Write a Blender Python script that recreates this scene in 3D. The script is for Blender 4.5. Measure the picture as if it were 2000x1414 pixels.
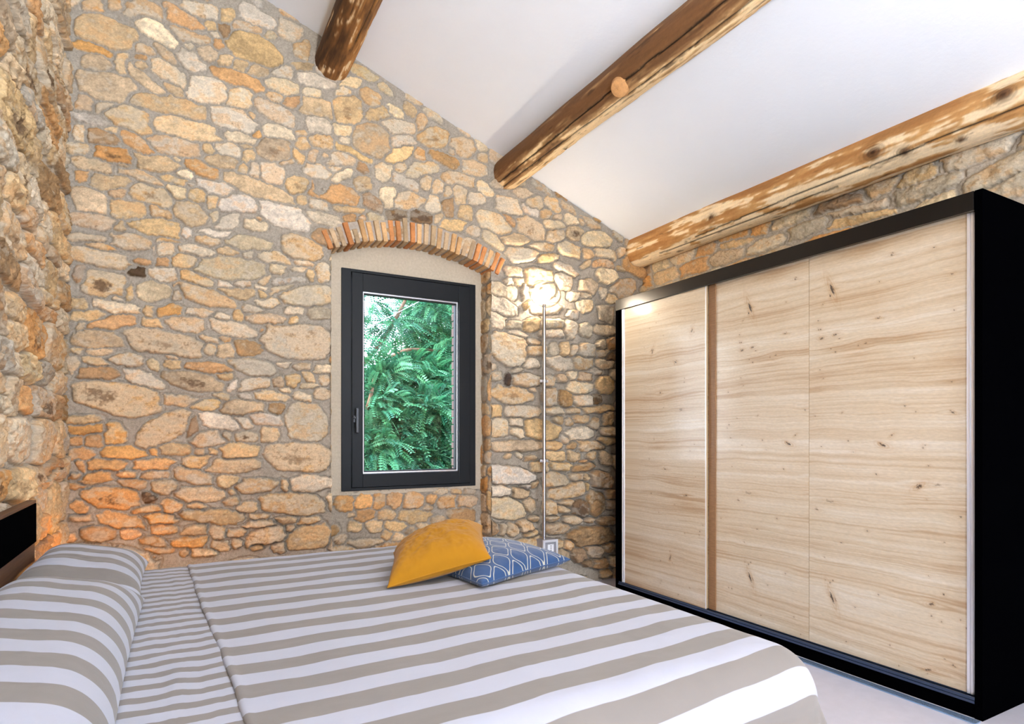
import bpy, bmesh, math
import numpy as np
from mathutils import Vector, Matrix
for o in list(bpy.data.objects): bpy.data.objects.remove(o)
SC = bpy.context.scene
COL = SC.collection

# ------------------------------------------------------------------ camera
CAM_H = 1.2
THETA = math.atan((1000 - 343) / 1187.0)          # yaw to the right of the room's depth axis
cd = bpy.data.cameras.new('camera'); cam = bpy.data.objects.new('camera', cd); COL.objects.link(cam)
cd.sensor_fit = 'HORIZONTAL'; cd.sensor_width = 36.0; cd.lens = 36.0 * 1187.0 / 2000.0
cam.location = (0, 0, CAM_H); cam.rotation_euler = (math.pi / 2, 0, -THETA)
cd.shift_y = (850 - 707) / 2000.0                 # level camera, lens shifted up
cd.clip_start = 0.05; cd.clip_end = 200
SC.camera = cam

# ------------------------------------------------------------------ world, sun, added fill lights, exposure
SC.view_settings.view_transform = 'Standard'; SC.view_settings.look = 'None'
SC.view_settings.gamma = 1.0; SC.view_settings.use_curve_mapping = False
SC.view_settings.exposure = 0.35
W = bpy.data.worlds.new('world'); SC.world = W; W.use_nodes = True
wn = W.node_tree.nodes; wl = W.node_tree.links; wn.clear()
out = wn.new('ShaderNodeOutputWorld'); bg = wn.new('ShaderNodeBackground')
tc = wn.new('ShaderNodeTexCoord'); sp = wn.new('ShaderNodeSeparateXYZ'); rp = wn.new('ShaderNodeValToRGB')
nz = wn.new('ShaderNodeTexNoise'); nz.inputs['Scale'].default_value = 5.0; nz.inputs['Detail'].default_value = 6
rc = wn.new('ShaderNodeValToRGB'); mx = wn.new('ShaderNodeMixRGB')
rp.color_ramp.elements[0].position = 0.0; rp.color_ramp.elements[0].color = (0.62, 0.78, 1.0, 1)
rp.color_ramp.elements[1].position = 0.7; rp.color_ramp.elements[1].color = (0.25, 0.47, 0.95, 1)
rc.color_ramp.elements[0].position = 0.42; rc.color_ramp.elements[1].position = 0.62
mx.inputs[2].default_value = (1.0, 1.0, 1.0, 1)
wl.new(tc.outputs['Generated'], sp.inputs[0]); wl.new(sp.outputs['Z'], rp.inputs[0])
wl.new(tc.outputs['Generated'], nz.inputs[0]); wl.new(nz.outputs[0], rc.inputs[0])
wl.new(rc.outputs[0], mx.inputs[0]); wl.new(rp.outputs[0], mx.inputs[1])
wl.new(mx.outputs[0], bg.inputs[0]); bg.inputs[1].default_value = SKY_STRENGTH = 8.5
wl.new(bg.outputs[0], out.inputs[0])

def area(name, loc, rot, sx, sy, power, color, portal=False):
    l = bpy.data.lights.new(name, 'AREA'); l.shape = 'RECTANGLE'; l.size = sx; l.size_y = sy
    l.energy = power; l.color = color
    if portal: l.cycles.is_portal = True
    o = bpy.data.objects.new(name, l); COL.objects.link(o); o.location = loc; o.rotation_euler = rot
    return o
sl = bpy.data.lights.new('sun', 'SUN'); sl.energy = 5.0; sl.angle = math.radians(0.6); sl.color = (1, 0.95, 0.86)
so = bpy.data.objects.new('sun', sl); COL.objects.link(so)
so.rotation_euler = Vector((0.72, 0.30, -0.75)).to_track_quat('-Z', 'Y').to_euler(); so.location = (-5, 0, 9)
ROOF_Z = 3.911 - 0.3675 * (1.2 - 0.494) + .10
# fill lights in three added openings, unseen behind the camera, and a sampling portal for window_1
area('fill_rear', (1.9, -4.02, 1.45), (math.pi / 2, 0, 0), 2.3, 2.3, 20, (0.74, 0.86, 1.0))
area('fill_roof', (1.2, -1.0, ROOF_Z), (math.radians(10), math.radians(20.2), 0), 1.1, 1.1, 14, (0.80, 0.90, 1.0))
area('fill_side', (-0.62, -1.95, 1.45), (math.pi / 2, 0, -math.pi / 2), 1.6, 1.8, 20, (0.55, 0.73, 1.0))
area('daylight_portal', (1.5, 4.33, 1.57), (-math.pi / 2, 0, 0), 0.8, 1.4, 1, (1, 1, 1), portal=True)

# ------------------------------------------------------------------ helpers
def lin(c):
    if isinstance(c, (tuple, list)): return tuple(lin(v) for v in c)
    v = c / 255.0
    return v / 12.92 if v <= 0.04045 else ((v + 0.055) / 1.055) ** 2.4
def nlin(a):
    a = np.asarray(a, float) / 255.0
    return np.where(a <= 0.04045, a / 12.92, ((a + 0.055) / 1.055) ** 2.4)

def mat(name, color=(128, 128, 128), rough=0.6, metal=0.0, spec=0.5, attr=False, noise=None, bump=None, emis=None, sheen=0.0, coat=0.0):
    """noise=(scale, amount, stretch) varies the colour, bump=(scale, strength, distance, stretch)"""
    m = bpy.data.materials.new(name); m.use_nodes = True
    n = m.node_tree.nodes; l = m.node_tree.links; b = n['Principled BSDF']
    b.inputs['Roughness'].default_value = rough; b.inputs['Metallic'].default_value = metal
    b.inputs['Specular IOR Level'].default_value = spec
    if sheen: b.inputs['Sheen Weight'].default_value = sheen
    if coat: b.inputs['Coat Weight'].default_value = coat; b.inputs['Coat Roughness'].default_value = 0.15
    if attr:
        a = n.new('ShaderNodeAttribute'); a.attribute_name = 'Col'; src = a.outputs['Color']
    else:
        r = n.new('ShaderNodeRGB'); r.outputs[0].default_value = (*lin(color), 1); src = r.outputs[0]
    co = n.new('ShaderNodeTexCoord')
    def tex(scale, stretch, detail=6):
        mp = n.new('ShaderNodeMapping'); mp.inputs['Scale'].default_value = stretch
        l.new(co.outputs['Object'], mp.inputs[0])
        t = n.new('ShaderNodeTexNoise'); t.inputs['Scale'].default_value = scale; t.inputs['Detail'].default_value = detail
        t.inputs['Roughness'].default_value = 0.65
        l.new(mp.outputs[0], t.inputs[0]); return t.outputs[0]
    if noise:
        t = tex(noise[0], noise[2] if len(noise) > 2 else (1, 1, 1))
        mr = n.new('ShaderNodeMapRange'); mr.inputs[1].default_value = 0.25; mr.inputs[2].default_value = 0.75
        mr.inputs[3].default_value = 1 - noise[1]; mr.inputs[4].default_value = 1 + noise[1]
        l.new(t, mr.inputs[0])
        vm = n.new('ShaderNodeVectorMath'); vm.operation = 'SCALE'
        l.new(src, vm.inputs[0]); l.new(mr.outputs[0], vm.inputs['Scale']); src = vm.outputs[0]
    l.new(src, b.inputs['Base Color'])
    if bump:
        t = tex(bump[0], bump[3] if len(bump) > 3 else (1, 1, 1), 8)
        bp = n.new('ShaderNodeBump'); bp.inputs['Strength'].default_value = bump[1]; bp.inputs['Distance'].default_value = bump[2]
        l.new(t, bp.inputs['Height']); l.new(bp.outputs[0], b.inputs['Normal'])
    if emis:
        b.inputs['Emission Color'].default_value = (*emis[0], 1); b.inputs['Emission Strength'].default_value = emis[1]
    return m

def link(name, me, material=None, parent=None):
    o = bpy.data.objects.new(name, me); COL.objects.link(o)
    if material: me.materials.append(material)
    if parent: o.parent = parent
    return o
def tag(o, label=None, cat=None, group=None, kind=None):
    if label: o['label'] = label
    if cat: o['category'] = cat
    if group: o['group'] = group
    if kind: o['kind'] = kind
    return o
def empty(name, loc, label, cat, group=None, rz=0):
    o = bpy.data.objects.new(name, None); COL.objects.link(o); o.location = loc; o.rotation_euler = (0, 0, rz)
    o.empty_display_size = 0.05
    return tag(o, label, cat, group)

def raw_mesh(name, V, F, col=None, uv=None, smooth=True):
    """V (n,3) array, F (m,4) quads"""
    me = bpy.data.meshes.new(name); V = np.asarray(V, np.float32); F = np.asarray(F, np.int32)
    k = F.shape[1]
    me.vertices.add(len(V)); me.vertices.foreach_set('co', V.ravel())
    me.loops.add(F.size); me.loops.foreach_set('vertex_index', F.ravel())
    me.polygons.add(len(F)); me.polygons.foreach_set('loop_start', np.arange(0, F.size, k, dtype=np.int32))
    me.polygons.foreach_set('use_smooth', np.full(len(F), smooth))
    if col is not None:
        a = me.color_attributes.new('Col', 'FLOAT_COLOR', 'POINT')
        c = np.ones((len(V), 4), np.float32); c[:, :3] = col; a.data.foreach_set('color', c.ravel())
    if uv is not None:
        u = me.uv_layers.new(name='UVMap'); u.data.foreach_set('uv', np.asarray(uv, np.float32)[F.ravel()].ravel())
    me.update(); me.validate()
    return me
def grid_faces(ny, nx, flip=False, keep=None, wrap=False, off=0):
    i = np.arange(ny * nx).reshape(ny, nx)
    if wrap: i = np.concatenate([i, i[:, :1]], 1)
    a, b, c, d = i[:-1, :-1], i[:-1, 1:], i[1:, 1:], i[1:, :-1]
    F = np.stack([a, b, c, d] if not flip else [a, d, c, b], -1).reshape(-1, 4)
    if keep is not None: F = F[keep.reshape(-1)[F].all(1)]
    return F + off
class Parts:
    """collects several arrays into one mesh"""
    def __init__(s): s.V = []; s.F = []; s.C = []; s.n = 0
    def add(s, V, F, C):
        V = np.asarray(V, float).reshape(-1, 3); s.V.append(V); s.F.append(np.asarray(F).reshape(-1, 4) + s.n)
        C = np.asarray(C, float); C = np.broadcast_to(C, (len(V), 3)) if C.ndim == 1 else C.reshape(-1, 3)
        s.C.append(C); s.n += len(V)
    def box(s, a, b, C):
        x0, y0, z0 = a; x1, y1, z1 = b
        V = [(x0, y0, z0), (x1, y0, z0), (x1, y1, z0), (x0, y1, z0), (x0, y0, z1), (x1, y0, z1), (x1, y1, z1), (x0, y1, z1)]
        s.add(V, [(0, 3, 2, 1), (4, 5, 6, 7), (0, 1, 5, 4), (1, 2, 6, 5), (2, 3, 7, 6), (3, 0, 4, 7)], C)
    def build(s, name, material, parent=None, smooth=True):
        me = raw_mesh(name, np.concatenate(s.V), np.concatenate(s.F), np.concatenate(s.C), None, smooth)
        return link(name, me, material, parent)

# bmesh pieces
def bm_box(bm, a, b, bev=0.0, seg=2):
    r = bmesh.ops.create_cube(bm, size=1)
    v = r['verts']
    bmesh.ops.scale(bm, vec=(b[0] - a[0], b[1] - a[1], b[2] - a[2]), verts=v)
    bmesh.ops.translate(bm, vec=((a[0] + b[0]) / 2, (a[1] + b[1]) / 2, (a[2] + b[2]) / 2), verts=v)
    if bev:
        e = list({e for x in v for e in x.link_edges})
        bmesh.ops.bevel(bm, geom=e, offset=bev, segments=seg, profile=0.6, affect='EDGES')
def bm_tube(bm, pts, r, seg=16, cap=True):
    pts = [Vector(p) for p in pts]; rs = r if isinstance(r, (list, tuple)) else [r] * len(pts)
    rings = []; up = None
    for i, p in enumerate(pts):
        t = (pts[min(i + 1, len(pts) - 1)] - pts[max(i - 1, 0)]).normalized()
        if up is None: up = Vector((0, 0, 1)) if abs(t.z) < 0.9 else Vector((1, 0, 0))
        a = t.cross(up).normalized(); b = a.cross(t).normalized(); up = b
        rings.append([bm.verts.new(p + (a * math.cos(k * 2 * math.pi / seg) + b * math.sin(k * 2 * math.pi / seg)) * rs[i]) for k in range(seg)])
    for A, B in zip(rings, rings[1:]):
        for k in range(seg): bm.faces.new((A[k], A[(k + 1) % seg], B[(k + 1) % seg], B[k]))
    if cap: bm.faces.new(rings[0][::-1]); bm.faces.new(rings[-1])
def bm_lathe(bm, prof, c=(0, 0, 0), seg=32, sy=1.0):
    rings = []
    for r, z in prof:
        rings.append([bm.verts.new((c[0] + r * math.cos(k * 2 * math.pi / seg), c[1] + sy * r * math.sin(k * 2 * math.pi / seg), c[2] + z)) for k in range(seg)])
    for A, B in zip(rings, rings[1:]):
        for k in range(seg): bm.faces.new((A[k], A[(k + 1) % seg], B[(k + 1) % seg], B[k]))
def bm_obj(name, fn, material, parent=None, smooth=False, tagkw=None):
    bm = bmesh.new(); fn(bm); bmesh.ops.recalc_face_normals(bm, faces=bm.faces)
    me = bpy.data.meshes.new(name); bm.to_mesh(me); bm.free()
    if smooth:
        me.polygons.foreach_set('use_smooth', [True] * len(me.polygons))
        try: me.set_sharp_from_angle(angle=math.radians(40))
        except Exception: pass
    o = link(name, me, material, parent)
    if tagkw: tag(o, **tagkw)
    return o
def box(name, a, b, material, parent=None, bev=0.0, tagkw=None):
    return bm_obj(name, lambda bm: bm_box(bm, a, b, bev), material, parent, tagkw=tagkw)

# noise on regular grids
def vnoise(ny, nx, cy, cx, rng):
    gy, gx = max(int(ny / cy), 1) + 3, max(int(nx / cx), 1) + 3
    g = rng.random((gy, gx)) * 2 - 1
    y = np.arange(ny) / cy; x = np.arange(nx) / cx
    y0 = y.astype(int); x0 = x.astype(int); fy = y - y0; fx = x - x0
    fy = (fy * fy * (3 - 2 * fy))[:, None]; fx = (fx * fx * (3 - 2 * fx))[None]
    y0 = np.minimum(y0, gy - 2); x0 = np.minimum(x0, gx - 2)
    a = g[np.ix_(y0, x0)]; b = g[np.ix_(y0, x0 + 1)]; c = g[np.ix_(y0 + 1, x0)]; d = g[np.ix_(y0 + 1, x0 + 1)]
    return (a * (1 - fx) + b * fx) * (1 - fy) + (c * (1 - fx) + d * fx) * fy
def fbm(ny, nx, cy, cx, rng, octs=4, gain=0.5):
    s = 0; a = 1; t = 0
    for _ in range(octs):
        s = s + a * vnoise(ny, nx, max(cy, 1.01), max(cx, 1.01), rng); t += a; a *= gain; cy /= 2; cx /= 2
    return s / t
def sstep(a, b, x):
    t = np.clip((x - a) / (b - a), 0, 1); return t * t * (3 - 2 * t)
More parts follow.
